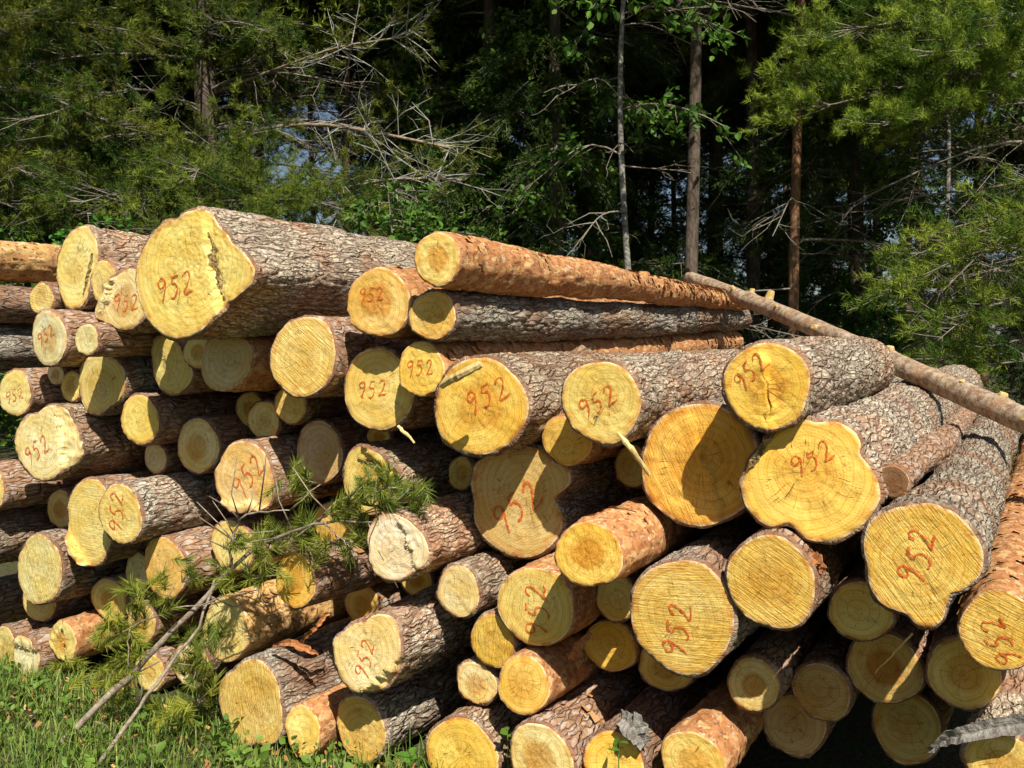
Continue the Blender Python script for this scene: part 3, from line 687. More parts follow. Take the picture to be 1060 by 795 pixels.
g = NT('papery bark flakes'); M['flake'] = g.bsdf(g.mix(g.attr('tint').outputs['Fac'], (.34, .13, .045), (.62, .36, .15)), .8, .2)
LABEL = {}
LABEL.update({
 'L1': 'smooth orange log at the upper left edge with its near end out of view',
 'L2': 'brown log at the left edge just under the smooth orange log',
 'L2b': 'grey-barked log at the left edge beside the oval numbered face, near end out of view',
 'L3': 'small log with pale round end below the smooth orange log at upper left',
 'L4': 'tall narrow pale log end at upper left, directly left of the largest log',
 'L4b': 'yellow log end squeezed between the tall pale log and a torn numbered one',
 'L5': 'torn log end numbered 952 tucked against the left side of the largest log',
 'L6': 'oval log end numbered 952 at the left, under the tall narrow pale log',
 'L6b': 'small unnumbered log end immediately right of the oval numbered face at upper left',
 'L7': 'largest log on top at the left, its end split by a crack and numbered 952',
 'L8': 'tiny log end peeking out under the oval numbered face at the upper left',
 'L9': 'small oval log end numbered 952 at the far left edge',
 'L10': 'half-shaded log end with grey bark below the small unnumbered log at left',
 'L10b': 'sliver of a log end at the left of the half-shaded grey-barked log',
 'L11': 'irregular log end directly beneath the largest log, half in shade',
 'L12': 'shaded round log end just right of the irregular one beneath the largest log',
 'L13': 'shaded broad log end with orange bark under the right part of the largest log',
 'L14': 'large unnumbered round log end right below the flank of the largest log',
 'L15': 'round log end numbered 952 leaning on the right of the largest log',
 'L16': 'topmost log of the centre, orange flaky bark, tapering to the pole tip',
 'L17': 'grey-barked log under the topmost orange one, its end partly shaded',
 'L18': 'small log end numbered 952 with orange bark, below the partly shaded grey log',
 'L19': 'numbered 952 log end with shaded lower right, left of the smaller numbered orange log',
 'L20': 'big log end numbered 952 with a peeled stick lying on it, centre of the pile',
 'L21': 'round log end numbered 952 with a pale splinter hanging from its lower rim',
 'L22': 'orange-yellow log end numbered 952 just below the pole at right',
 'L23': 'lobed flower-shaped log end numbered 952, largest at the right of the pile',
 'L24': 'large log end numbered 952 with a pointed lower lobe at the right',
 'L25': 'log end numbered 952 cut by the right edge of the picture',
 'L26': 'big orange-brown log end with a round shadow, left of the lobed log',
 'L27': 'round unnumbered log end directly beneath the lobed log',
 'L28': 'large finely sawn log end numbered 952 at lower centre right, number reading upward',
 'L29': 'protruding orange-barked log with a pale-rimmed end below the shaded numbered one',
 'L30': 'big shaded log end numbered 952 with a notch in its right side',
 'L31': 'shaded round log end between two big numbered faces at centre',
 'L32': 'small dark log end behind the pale splinter left of the orange-brown face',
 'L33': 'log end numbered 952 below the protruding orange-barked log, half shaded',
 'L34': 'small log end left below the half-shaded numbered face at lower centre',
 'L35': 'speckled small log end with reddish orange bark at lower centre',
 'L36': 'shaded small log end left below the large finely sawn one',
 'L37': 'small log end wedged between the protruding orange log and the finely sawn one',
 'L38': 'shaded log end half hidden beneath the large finely sawn one',
 'L39': 'bottom log with pale ringed end and brown bark, under the speckled one',
 'L40': 'bottom centre log with a loose grey bark slab lying on it',
 'L41': 'bottom log with orange-brown bark, right of the one carrying the bark slab',
 'L42': 'small shaded log end with dark heart, right below the finely sawn one',
 'L43': 'shaded log end right of the small dark-hearted one near the bottom',
 'L44': 'angular shaded log end at the bottom below two small shaded ones',
 'L45': 'greenish shaded round log end below and left of the pointed-lobe log',
 'L46': 'shaded log end with large orange-brown heart crossed by a thin pale twig',
 'L47': 'shaded round log end beneath the numbered face at the right edge',
 'L48': 'dim log end near the bottom under the one with the orange heart',
 'L49': 'log in the lower right corner with curled grey bark above its end',
 'L50': 'palest log end, almost white, right of the pine branch needles',
 'L51': 'torn yellow log end behind the topmost needle tufts',
 'L52': 'brownish shaded unnumbered log end left of the torn yellow one',
 'L53': 'orange-tinted log end numbered 952 left of the brownish shaded one',
 'L54': 'shaded round log end left above the orange-tinted numbered face',
 'L55': 'oval log end with brown bark below the half-shaded grey-barked log at left',
 'L56': 'small dim rough log end under the oval brown-barked one',
 'L57': 'leftmost of three small shaded log ends below the large unnumbered face',
 'L58': 'lowest of three small shaded log ends below the large unnumbered face',
 'L59': 'rightmost of three small shaded log ends below the large unnumbered face',
 'L60': 'sliver of a shaded log end beneath the numbered face with shaded lower right',
 'L61': 'big torn log end numbered 952 with grey furrowed bark near the left edge',
 'L62': 'brown-barked log at the left edge just below the big torn numbered one',
 'L63': 'small log end at the left of the tall pale one behind the number reading upward',
 'L64': 'tall pale log end half hidden behind the numbered grey-barked log at left',
 'L65': 'log end numbered 952 reading upward with long grey bark at left',
 'L66': 'grey furrowed log at the left edge above the large unnumbered oval end',
 'L67': 'large unnumbered oval log end at lower left with saw marks',
 'L68': 'shaded log end peeking out beneath the large unnumbered oval one',
 'L69': 'small dark log end left of the big notched numbered one',
 'L70': 'bright orange log end with reddish bark below the pine branch',
 'L71': 'small dark log end right of the bright orange one',
 'L72': 'log end with thick brown rim right below the palest one',
 'L73': 'sliver of a dark log end beneath the palest one',
 'L74': 'angular log end numbered 952 reading upward with thick grey bark at lower left',
 'L75': 'big unnumbered log end at the bottom left resting near the grass',
 'L76': 'small orange-barked bottom log right of the big unnumbered one',
 'L77': 'bottom log with long grey bark below the angular numbered one',
 'L78': 'small log end between the grey bottom log and the speckled one',
 'L79': 'broad bottom log left of the ringed pale one at lower centre',
 'L80': 'log with golden flaky bark and pale end behind the fallen branch',
 'L81': 'orange-tinted unnumbered log end left of the branch at lower left',
 'L82': 'sliver of a log end left of the orange-tinted unnumbered one',
 'L83': 'yellow log end behind the left needle tufts of the branch',
 'L84': 'half-shaded small log end left below the sliver at lower left',
 'L85': 'small orange-barked log just above the grass at lower left',
 'L86': 'small log end in the lower left touching the picture edge above the grass',
 'L87': 'small torn log end in the grass between the edge log and the orange-barked one',
 'L88': 'small log end behind the thin arching twig of the branch',
 'L89': 'low log end in the grass behind the main stem of the branch',
 'L90': 'low log end in the grass right of the branch stems',
 'L91': 'dark brown log at the left edge above the lowest row',
 'L93': 'thin reddish-brown log lying in the groove between the two largest right logs',
 'L94': 'dark log end behind the middle of the needle tufts',
})

for row in LOGS.strip().splitlines():
    f = row.split()
    r_ = make_log(f[0], *[float(v) for v in f[1:]])
    r_['label'] = LABEL[f[0]]

# ------------------------------------------------------------------ the thin pole lying across the pile
g = NT('smooth greyish pole bark'); oc = g.n('ShaderNodeTexCoord').outputs['Object']
c = g.mix(g.ramp(g.noise(oc, 30, 4, .7), .35, .65), (.21, .12, .065), (.45, .36, .25))
c = g.mix(g.ramp(g.noise(oc, 9, 3), .50, .70, 0, .6), c, (.36, .18, .08)); c = g.mix(g.ramp(g.noise(oc, 60, 3, .7), .6, .72, 0, .7), c, (.15, .08, .045))
M['pole'] = g.bsdf(c, .7, .25, g.noise(oc, 45, 4, .7), .006)
def pole():
    A, B = at_depth(714, 288, 7.0), at_depth(1132, 461, 3.74)
    L = np.linalg.norm(B - A); d = (B - A) / L; up = np.array([0, 0, 1.0]); s = np.cross(d, up); s /= np.linalg.norm(s); v = np.cross(s, d)
    root = bpy.data.objects.new('pole', None); C.objects.link(root)
    root.location = Vector(A); root['category'] = 'pole'; root['label'] = 'long thin debarked pole with knot scars lying diagonally across the right of the pile'
    nt, nr = 40, 150; u = np.linspace(0, 1, nr)[:, None]; th = np.arange(nt)[None] / nt * 2 * math.pi
    R = .050 + .006 * u + .004 * fbm(th * 1.3, u * 18, 4) + .0
    rs = np.random.RandomState(4); knots = [(.035, .6), (.07, -1.2), (.20, .9), (.245, 1.7), (.30, 1.9), (.355, .8), (.48, .4), (.53, 1.1), (.56, .3), (.645, 1.5), (.75, .6), (.80, 1.2), (.86, 1.7), (.92, .5)]
    for ku, ka in knots: R = R + .012 * np.exp(-(((u - ku) * L) ** 2 / .0016 + ((np.mod(th - ka + math.pi, 2 * math.pi) - math.pi) * .06) ** 2 / .0008))
    bend = .015 * np.sin(u * 5)
    V = (u * L)[..., None] * d + bend[..., None] * v + (R * np.cos(th))[..., None] * s + (R * np.sin(th))[..., None] * v
    i = np.arange(nr - 1)[:, None]; j = np.arange(nt)[None]
    q = np.stack([i * nt + j, i * nt + (j + 1) % nt, (i + 1) * nt + (j + 1) % nt, (i + 1) * nt + j], -1).reshape(-1, 4)
    Vv = np.concatenate([V.reshape(-1, 3), [V[0].mean(0) - d * .01], [V[-1].mean(0)]]); b = nr * nt; jj = np.arange(nt)
    tr = np.concatenate([np.stack([np.full(nt, b), (jj + 1) % nt, jj], -1), np.stack([np.full(nt, b + 1), (nr - 1) * nt + jj, (nr - 1) * nt + (jj + 1) % nt], -1)])
    obj('stem', mesh_np('stem', Vv, q, tr, mats=[M['pole']]), root)
    # pale saw-cut knots
    for ku, ka in knots:
        if rs.rand() < .75 or ku in (.30, .48):
            ac = Acc(); nrm = math.cos(ka) * s + math.sin(ka) * v; r0 = .060
            base = d * ku * L + v * .015 * math.sin(ku * 5); sz = rs.uniform(.010, .024); hgt = rs.uniform(.002, .012) if ku not in (.30, .07, .56) else .035
            tdir = nrm + d * rs.uniform(-.5, .5)
            ac.tube([base + nrm * r0 * .8, base + nrm * (r0 + .008) + tdir * hgt * .6, base + nrm * (r0 + .010) + tdir * hgt], [sz * 1.25, sz, sz * .9], 9)
            obj('knot', ac.mesh('knot', [M['cutknot']], smooth=False), root)
M['cutknot'] = wood_mat('cut knot wood', (.50, .33, .11), (.72, .53, .22), 60, (1, 1, 1), .002)
pole()

# ------------------------------------------------------------------ splinters and bark pieces
def strip(name, pts, wid, thick, mat, label, cat, curl=.0):
    P = np.asarray(pts, float); rs_ = np.random.RandomState(len(label)); m0 = len(P); tq = np.linspace(0, m0 - 1, 15)
    wid = np.interp(tq, np.arange(m0), np.broadcast_to(wid, (m0,))) * (1 + rs_.normal(0, .16, 15))
    P = np.stack([np.interp(tq, np.arange(m0), P[:, k]) for k in range(3)], -1)
    for _ in range(3): P[1:-1] = (P[:-2] + 2 * P[1:-1] + P[2:]) / 4
    P = P + rs_.normal(0, .0025, P.shape); n_ = len(P); T = np.gradient(P, axis=0); T /= np.linalg.norm(T, axis=1)[:, None]
    view = P - np.array([0, 0, CAMH]); view /= np.linalg.norm(view, axis=1)[:, None]
    S = np.cross(T, view); S /= np.linalg.norm(S, axis=1)[:, None]; N = np.cross(S, T)
    w_ = np.asarray(wid)[:, None] * .5 if np.ndim(wid) else wid * .5
    rowsv = np.stack([P - S * w_, P + N * curl * np.ones_like(P), P + S * w_, P + S * w_ + N * thick, P + N * (curl + thick), P - S * w_ + N * thick], 1)
    i = np.arange(n_ - 1)[:, None]; j = np.arange(6)[None]
    q = np.stack([i * 6 + j, i * 6 + (j + 1) % 6, (i + 1) * 6 + (j + 1) % 6, (i + 1) * 6 + j], -1).reshape(-1, 4)
    q = np.concatenate([q, [[0, 5, 4, 1], [1, 4, 3, 2], [(n_ - 1) * 6 + a for a in (0, 1, 4, 5)], [(n_ - 1) * 6 + a for a in (1, 2, 3, 4)]]])
    c0 = P.mean(0)
    return obj(name, mesh_np(name, rowsv.reshape(-1, 3) - c0, q, mats=[M[mat]], smooth=False), None, Vector(c0), label, cat)
M['splinter'] = wood_mat('pale torn splinter', (.66, .46, .16), (.82, .66, .33), 60, (1, 1, .2), .003)
M['redbark'] = wood_mat('red inner bark', (.30, .10, .035), (.50, .22, .08), 50, (1, 1, 1), .004)
def stick(name, pts, rad, mat, label, cat):
    rs_ = np.random.RandomState(len(label)); P = np.asarray(pts, float); m0 = len(P); tq = np.linspace(0, m0 - 1, 12)
    R = np.interp(tq, np.arange(m0), rad) * (1 + rs_.normal(0, .07, 12)); P = np.stack([np.interp(tq, np.arange(m0), P[:, k]) for k in range(3)], -1); P += rs_.normal(0, .0012, P.shape)
    c0 = P.mean(0); ac = Acc(); ac.tube(P - c0, R, 8); return obj(name, ac.mesh(name, [M[mat]], smooth=False), None, Vector(c0), label, cat)
stick('splinter', [on_plane(640, 448, -.11), on_plane(655, 466, -.10), on_plane(672, 492, -.02)], [.006, .011, .005], 'splinter', 'pale splinter of wood hanging below the round log face at centre', 'splinter')
stick('peeled_stick', [on_plane(457, 399, -.13), on_plane(478, 387, -.17), on_plane(498, 377, -.16)], [.013, .016, .014], 'splinter', 'short peeled yellow stick lying on the cut log end left of centre', 'stick')
stick('splinter', [on_plane(412, 441, .02), on_plane(420, 449, .0), on_plane(429, 458, .0)], [.006, .007, .004], 'splinter', 'orange splinter pointing down in the dark gap under the number faces left of centre', 'splinter')
strip('bark_strip', [on_plane(281, 668, -.03), on_plane(300, 664, -.05), on_plane(318, 672, -.02), on_plane(330, 678, .0)], np.array([.012, .028, .024, .01]), .006, 'redbark', 'torn strip of red inner bark above the lowest large log', 'bark strip', .006)
strip('bark_strip', [on_plane(312, 665, -.02), on_plane(325, 650, -.05), on_plane(342, 634, .0)], np.array([.012, .020, .01]), .006, 'redbark', 'upright torn strip of red inner bark between two lower left logs', 'bark strip', .006)
strip('bark_slab', [on_plane(640, 742, -.05), on_plane(656, 752, -.09), on_plane(668, 772, -.06)], np.array([.05, .075, .04]), .008, 'greyflake', 'loose grey slab of bark lying on a bottom centre log', 'bark slab', .012) if M.setdefault('greyflake', wood_mat('grey bark slab', (.13, .11, .09), (.38, .35, .30), 45, (1, 1, 1), .012)) else None
stick('twig', [on_plane(906, 697, .2), on_plane(924, 677, .12), on_plane(944, 656, .03)], [.0015, .0028, .0032], 'splinter', 'thin pale twig hanging in the dark gap at lower right', 'twig')
strip('bark_slab', [on_plane(960, 778, -.02), on_plane(985, 762, -.05), on_plane(1020, 754, -.06), on_plane(1062, 750, -.04)], np.array([.015, .035, .045, .045]), .016, 'greyflake', 'curled grey bark slab peeling over the log in the lower right corner', 'bark slab', .014)
strip('bark_strip', [on_plane(612, 655, -.01), on_plane(600, 668, -.03), on_plane(591, 684, .02)], np.array([.012, .03, .02]), .005, 'redbark', 'small curled strip of red bark between lower centre logs', 'bark strip', .006)
strip('bark_strip', [on_plane(836, 572, -.03), on_plane(845, 582, -.07), on_plane(850, 592, -.03)], np.array([.03, .05, .02]), .008, 'redbark', 'small torn lump of red bark beside a shaded log face at right', 'bark strip', .01)

# ------------------------------------------------------------------ foliage helpers
def unit(v): return v / (np.linalg.norm(v, axis=-1, keepdims=True) + 1e-9)
def needles(ac, P, D, ln, wd, per, rs, tint, spread=.8, blen=.1):
    """P, D (n,3): shoots; every shoot gets `per` needle blades."""
    n_ = len(P); P = np.repeat(P, per, 0); D = np.repeat(D, per, 0); t_ = np.repeat(tint, per)
    r = unit(rs.normal(0, 1, (n_ * per, 3))); r = unit(r - (r * D).sum(1, keepdims=True) * D)
    f = rs.uniform(.0, 1, (n_ * per, 1)); d = unit(D * (.45 + .6 * f) + r * spread)
    b = P + D * (f - .5) * blen
    l = ln * rs.uniform(.7, 1.15, (n_ * per, 1)); s = unit(np.cross(d, rs.normal(0, 1, d.shape))) * wd * .5
    V = np.stack([b - s, b + s, b + d * l], 1).reshape(-1, 3)
    ac.add(V, None, np.arange(len(V)).reshape(-1, 3), np.repeat(np.clip(t_ + rs.normal(0, .12, len(t_)), 0, 1), 3))
def leaves(ac, P, D, size, rs, tint):
    n_ = len(P); d = unit(D); s = unit(np.cross(d, rs.normal(0, 1, d.shape) * .6 + np.array([0, 0, 1.0]))); nn = np.cross(s, d)
    l = size * rs.uniform(.6, 1.2, (n_, 1)); w_ = l * .36
    V = np.stack([P, P + d * l * .28 + s * w_ * .85 + nn * l * .07, P + d * l * .62 + s * w_ * .8 + nn * l * .05, P + d * l - nn * l * .06, P + d * l * .62 - s * w_ * .8 + nn * l * .05, P + d * l * .28 - s * w_ * .85 + nn * l * .07], 1).reshape(-1, 3)
    i = np.arange(n_)[:, None] * 6
    ac.add(V, np.concatenate([i + [0, 1, 2, 3], i + [0, 3, 4, 5]]), None, np.repeat(np.clip(tint + rs.normal(0, .15, n_), 0, 1), 6))
def bough(wood, fol, rs, o, az, L, rise, sag, kind, lod=1.0, bare=.0, thick=.014, dens=1.0):
    o = np.asarray(o, float); h = np.array([math.cos(az), math.sin(az), 0]); sd_ = np.array([-h[1], h[0], 0])
    u = np.linspace(0, 1, 8)[:, None]; wob = rs.normal(0, .03 * L, 3)
    P = o + h * L * u + sd_ * (wob[0] * np.sin(u * 4)) + np.array([0, 0, 1]) * (rise * L * u - sag * L * u ** 2 + wob[1] * np.sin(u * 5))
    wood.tube(P, thick * L / 2 * (1.1 - u.ravel()) + .003, 4, cap=False)
    if kind == 'dead': ntw = int(L * 6)
    else: ntw = max(6, int(L * (11 if lod >= 1 else 7) * dens))
    SP, SD, ST = [], [], []
    for k_ in range(ntw):
        uu = rs.uniform(.12 if kind != 'spruce' else .05, 1.0); f = uu * 7; i0 = min(int(f), 6); p = P[i0] + (P[i0 + 1] - P[i0]) * (f - i0); ax = unit(P[i0 + 1] - P[i0])
        sg = 1 if k_ % 2 else -1; an = rs.uniform(.5, 1.15)
        d = unit(ax * math.cos(an) + sg * math.sin(an) * sd_ + np.array([0, 0, rs.normal(.1 if kind == 'pine' else -.15, .28)]))
        l = L * (.52 - .38 * uu) * rs.uniform(.5, 1.15) + .10
        m = 4; v = np.linspace(0, 1, m)[:, None]; cur = np.array([0, 0, 1]) * (rs.normal(.10 if kind == 'pine' else -.22, .12)) + h * .1
        Q = p + d * l * v + cur * l * v ** 2 + (rs.normal(0, .05 * l, (m, 3)) * v if kind == 'dead' else 0)
        if lod >= 1 or rs.rand() < .5: wood.tube(Q, np.linspace(.0055, .002, m) * (1.25 if kind == 'dead' else 1), 3, cap=False)
        if kind == 'dead' or rs.rand() < bare:
            if lod >= 1:
                for _ in range(3):
                    q0 = Q[rs.randint(1, m)]; e = unit(d + rs.normal(0, .6, 3)); wood.tube([q0, q0 + e * l * .22, q0 + e * l * .4 + rs.normal(0, .03, 3)], [.003, .0022, .0015], 3, cap=False)
            if kind == 'dead': continue
        ns = max(2, int(l / ((.05 if kind != 'pine' else .07) if lod >= 1 else .11) * dens)); fv = rs.uniform(.15, 1.05, ns) if kind == 'spruce' else rs.uniform(.35, 1.05, ns)
        idx = np.clip(fv * (m - 1), 0, m - 1.001); ii_ = idx.astype(int); base = Q[ii_] + (Q[np.minimum(ii_ + 1, m - 1)] - Q[ii_]) * (idx - ii_)[:, None]
        jit = rs.normal(0, .035 if lod >= 1 else .07, (ns, 3)); SP.append(base + jit)
        up = np.array([0, 0, .35 if kind == 'pine' else -.05]); SD.append(unit(d + up + rs.normal(0, .45, (ns, 3)))); ST.append(np.clip(rs.normal(.42, .26) + .45 * (fv - .7), 0, 1))
    if not SP: return
    SP, SD, ST = np.concatenate(SP), np.concatenate(SD), np.concatenate(ST)
    if kind == 'leaf':
        SP = np.repeat(SP, 3, 0); SP = SP + rs.normal(0, .05, SP.shape); SD = np.repeat(SD, 3, 0) + rs.normal(0, .6, (len(SP), 3)); leaves(fol, SP, SD, .075 if lod >= 1 else .14, rs, np.repeat(ST, 3))
    elif kind == 'pine':
        if lod >= 1: needles(fol, SP, SD, .075, .0066, 22, rs, ST, .85, .07)
        else: needles(fol, SP, SD, .19, .038, 8, rs, ST, .9, .16)
    else:
        if lod >= 1: needles(fol, SP, SD, .060, .012, 13, rs, ST, .9, .11)
        else: needles(fol, SP, SD, .17, .04, 8, rs, ST, .9, .18)
def tree_mesh(seed, H, r0, c0, bl, nb, kind, dead=6, dead_lo=1.0, extra=(), detail_z=6.5, generic=True, dens=1.0, bare=.12, mats=('trunk', 'twig', 'needle'), lean=(0, 0)):
    rs = np.random.RandomState(seed); tr, wd, fo = Acc(), Acc(), Acc()
    z = np.linspace(-.15, H, 28); P = np.stack([lean[0] * z / H + (.05 if r0 > .05 else .09) * np.sin(z * (.6 if r0 > .05 else 1.1) + seed), lean[1] * z / H + .05 * np.cos(z * .5 + seed), z], -1)
    R = r0 * (1 - .92 * np.clip(z / H, 0, 1)) + r0 * .35 * np.exp(-np.clip(z, 0, None) * 3)
    tr.tube(P, R, 12)
    at = lambda zz: np.array([np.interp(zz, z, P[:, 0]), np.interp(zz, z, P[:, 1]), zz])
    if generic:
        for k_ in range(nb):
            f = ((k_ + rs.rand()) / nb) ** .9; zz = c0 + (H - c0) * f * .98
            l = bl * (1 - .80 * f) * rs.uniform(.65, 1.15) * (.7 + .6 * min(1, f * 4)); lod = 1.0 if zz < detail_z else .5
            bough(wd, fo, rs, at(zz), rs.rand() * 6.283, max(l, .4), .30 if kind == 'pine' else .10, .22 if kind == 'pine' else .38, kind, lod, bare, dens=dens)
    for k_ in range(dead):
        zz = rs.uniform(dead_lo, c0 + 1.2); bough(wd, fo, rs, at(zz), rs.rand() * 6.283, rs.uniform(.5, 1.0) * bl * .75, rs.uniform(-.1, .25), rs.uniform(.0, .3), 'dead')
    for (zz, az, l, rise, sag, kd, dn, br) in extra: bough(wd, fo, rs, at(zz), math.radians(az), l, rise, sag, kd, 1.0, br, dens=dn)
    out = [('trunk', tr.mesh('trunk', [M[mats[0]]])), ('branches', wd.mesh('branches', [M[mats[1]]])) if wd.n else None, ('crown', fo.mesh('crown', [M[mats[2]]], smooth=False)) if fo.n else None]
    return [o for o in out if o]
def place_tree(name, parts, x, y, rot=0, sc=1.0, label='', cat='tree', group=None):
    root = bpy.data.objects.new(name, None); C.objects.link(root)
    root.location = (x, y, float(ground_h(np.array(x), np.array(y)))); root.rotation_euler = (0, 0, rot); root.scale = (sc, sc, sc)
    root['label'] = label; root['category'] = cat
    if group: root['group'] = group
    for nm, me in parts: obj(nm, me, root, kind=None if nm == 'trunk' else 'stuff')
    return root
def tx(px, d): return (px - CXP) / FPX * d

# ------------------------------------------------------------------ forest behind the pile
# extra boughs: height, azimuth (0 = right, 90 = away, 270 = toward the camera), length, rise, sag, kind, density, share of bare twigs
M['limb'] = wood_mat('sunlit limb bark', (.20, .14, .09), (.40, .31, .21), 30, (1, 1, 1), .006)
M['baretwig'] = wood_mat('dry lichened twigs', (.26, .24, .20), (.46, .44, .38), 30, (1, 1, 1), .003)
left_ex = [(4.6, 250, 3.0, .02, .22, 'pine', 1.3, .35), (4.2, 205, 2.6, .05, .25, 'pine', 1.3, .35), (3.9, 285, 2.8, -.02, .22, 'pine', 1.3, .4), (3.6, 320, 3.0, -.02, .2, 'pine', 1.2, .45),
           (3.4, 235, 2.4, .0, .25, 'pine', 1.3, .4), (3.2, 270, 2.2, .0, .2, 'pine', 1.3, .4), (3.0, 300, 2.4, .0, .2, 'pine', 1.2, .5), (5.3, 220, 2.6, .0, .25, 'pine', 1.3, .2), (5.6, 300, 2.4, .0, .25, 'pine', 1.3, .2),
           (4.4, 345, 3.3, .08, .18, 'dead', 1, 1), (3.9, 335, 2.8, .05, .2, 'dead', 1, 1), (4.9, 330, 2.6, .12, .2, 'dead', 1, 1), (3.5, 260, 2.0, .05, .2, 'dead', 1, 1), (5.2, 5, 2.5, .10, .2, 'dead', 1, 1), (3.1, 340, 2.6, .1, .15, 'pine', 1.1, .5), (3.5, 310, 3.4, -.02, .14, 'pine', 1.5, .3), (3.2, 290, 3.0, .0, .14, 'pine', 1.5, .3), (3.5, 262, 2.9, .0, .16, 'pine', 1.4, .3)]
place_tree('pine_tree', tree_mesh(1, 15, .20, 4.5, 2.7, 46, 'pine', 10, 2.0, left_ex, 6.5, dens=1.1), tx(217, 12.5), 12.5, 0, 1, 'broad pine with thick dark trunk and twiggy drooping boughs above the left logs')
lf_ = Acc(); lw = Acc(); rsl = np.random.RandomState(3); root0 = [o for o in C.objects if o.name.startswith('pine_tree')][-1]; o0 = np.array(root0.location)
for pts, r0_ in (([(222, 150, 12.4), (260, 134, 11.8), (330, 127, 11.0), (400, 139, 10.5), (466, 153, 10.2)], .032), ([(225, 200, 12.4), (300, 205, 11.2), (360, 194, 10.5), (410, 184, 10.2), (482, 186, 10.0)], .024), ([(225, 95, 12.4), (290, 70, 11.6), (350, 48, 11.0), (420, 38, 10.8)], .022)):
    P = np.array([at_depth(*q_) for q_ in pts]); tq = np.linspace(0, len(P) - 1, 16); P = np.stack([np.interp(tq, np.arange(len(P)), P[:, k]) for k in range(3)], -1)
    for _ in range(2): P[1:-1] = (P[:-2] + 2 * P[1:-1] + P[2:]) / 4
    lm = Acc(); lm.tube(P - o0, np.linspace(r0_, r0_ * .4, 16), 7); obj('limb', lm.mesh('limb', [M['limb']]), root0)
    for _ in range(38):
        q0 = P[rsl.randint(5, 16)] - o0; d_ = unit(np.array([rsl.normal(.5, .5), rsl.normal(-.3, .5), rsl.normal(.1, .45)])); l_ = rsl.uniform(.25, .75)
        q1 = q0 + d_ * l_ * .5 + rsl.normal(0, .04, 3); q2 = q1 + d_ * l_ * .5 + rsl.normal(0, .08, 3); lw.tube([q0, q1, q2], [.007, .005, .003], 4, cap=False)
        if rsl.rand() < .62:
            ns_ = rsl.randint(3, 8); needles(lf_, q2 + (q1 - q2) * rsl.rand(ns_, 1) + rsl.normal(0, .05, (ns_, 3)), unit(d_ + np.array([0, 0, .25]) + rsl.normal(0, .5, (ns_, 3))), .075, .0066, 22, rsl, np.clip(rsl.normal(.6, .2, ns_), 0, 1), .85, .07)
        for _ in range(2): e_ = unit(d_ + rsl.normal(0, .6, 3)); lw.tube([q1, q1 + e_ * l_ * .25, q1 + e_ * l_ * .45 + rsl.normal(0, .03, 3)], [.004, .003, .002], 3, cap=False)
obj('needle_sprays', lf_.mesh('needle_sprays', [M['needle']], smooth=False), root0, kind='stuff')
obj('bare_twigs', lw.mesh('bare_twigs', [M['baretwig']]), root0, kind='stuff')
far_left = [(4.4, 340, 2.4, .05, .22, 'pine', 1.5, .15), (3.7, 320, 2.0, .0, .2, 'pine', 1.5, .2), (3.2, 345, 1.6, .0, .2, 'pine', 1.4, .2), (5.0, 300, 2.2, .0, .2, 'pine', 1.4, .1), (5.4, 350, 2.6, .0, .2, 'pine', 1.3, .1)]
place_tree('pine_tree', tree_mesh(2, 14, .16, 4.0, 2.4, 38, 'pine', 6, 1.8, far_left, 6.5, dens=1.15), tx(-40, 11.0), 11.0, 0, 1, 'pine at the left edge with yellowish lit needle boughs')
right_ex = [(4.15, 190, 2.9, .03, .10, 'pine', 1.9, .08), (3.95, 203, 2.4, .0, .12, 'pine', 1.9, .1), (4.35, 178, 2.8, .02, .10, 'pine', 1.8, .08), (4.45, 215, 2.4, .0, .12, 'pine', 1.7, .1),
            (4.8, 195, 2.9, .02, .12, 'pine', 1.5, .15), (5.0, 175, 2.6, .0, .15, 'pine', 1.3, .2), (3.4, 165, 2.0, .0, .3, 'dead', 1, 1), (3.0, 185, 1.8, .0, .3, 'dead', 1, 1), (2.7, 200, 1.7, .0, .3, 'dead', 1, 1), (3.6, 190, 2.3, .0, .25, 'dead', 1, 1)]
place_tree('pine_tree', tree_mesh(3, 15, .15, 5.4, 2.5, 44, 'pine', 6, 1.8, right_ex, 6.5, dens=1.1, mats=('trunk', 'twig', 'needle_bright')), tx(1110, 9.6), 9.6, 0, 1, 'pine at the right edge whose bright green bough reaches across the top right')
young_ex = [(2.35, 185, 1.5, .12, .30, 'pine', 1.6, .03), (2.0, 205, 1.3, .05, .3, 'pine', 1.5, .05), (1.7, 188, 1.2, .0, .3, 'pine', 1.5, .1), (2.55, 225, 1.2, .1, .25, 'pine', 1.4, .05), (1.5, 180, 1.0, .0, .25, 'pine', 1.3, .1), (2.6, 165, 1.2, .1, .3, 'pine', 1.3, .05)]
place_tree('young_pine', tree_mesh(4, 3.0, .05, 2.3, .7, 7, 'pine', 4, 1.0, young_ex, 6, dens=1.5, mats=('trunk', 'twig', 'needle_bright')), tx(1085, 8.0), 8.0, 0, 1, 'young bright green pine at the right edge hanging low behind the pole')
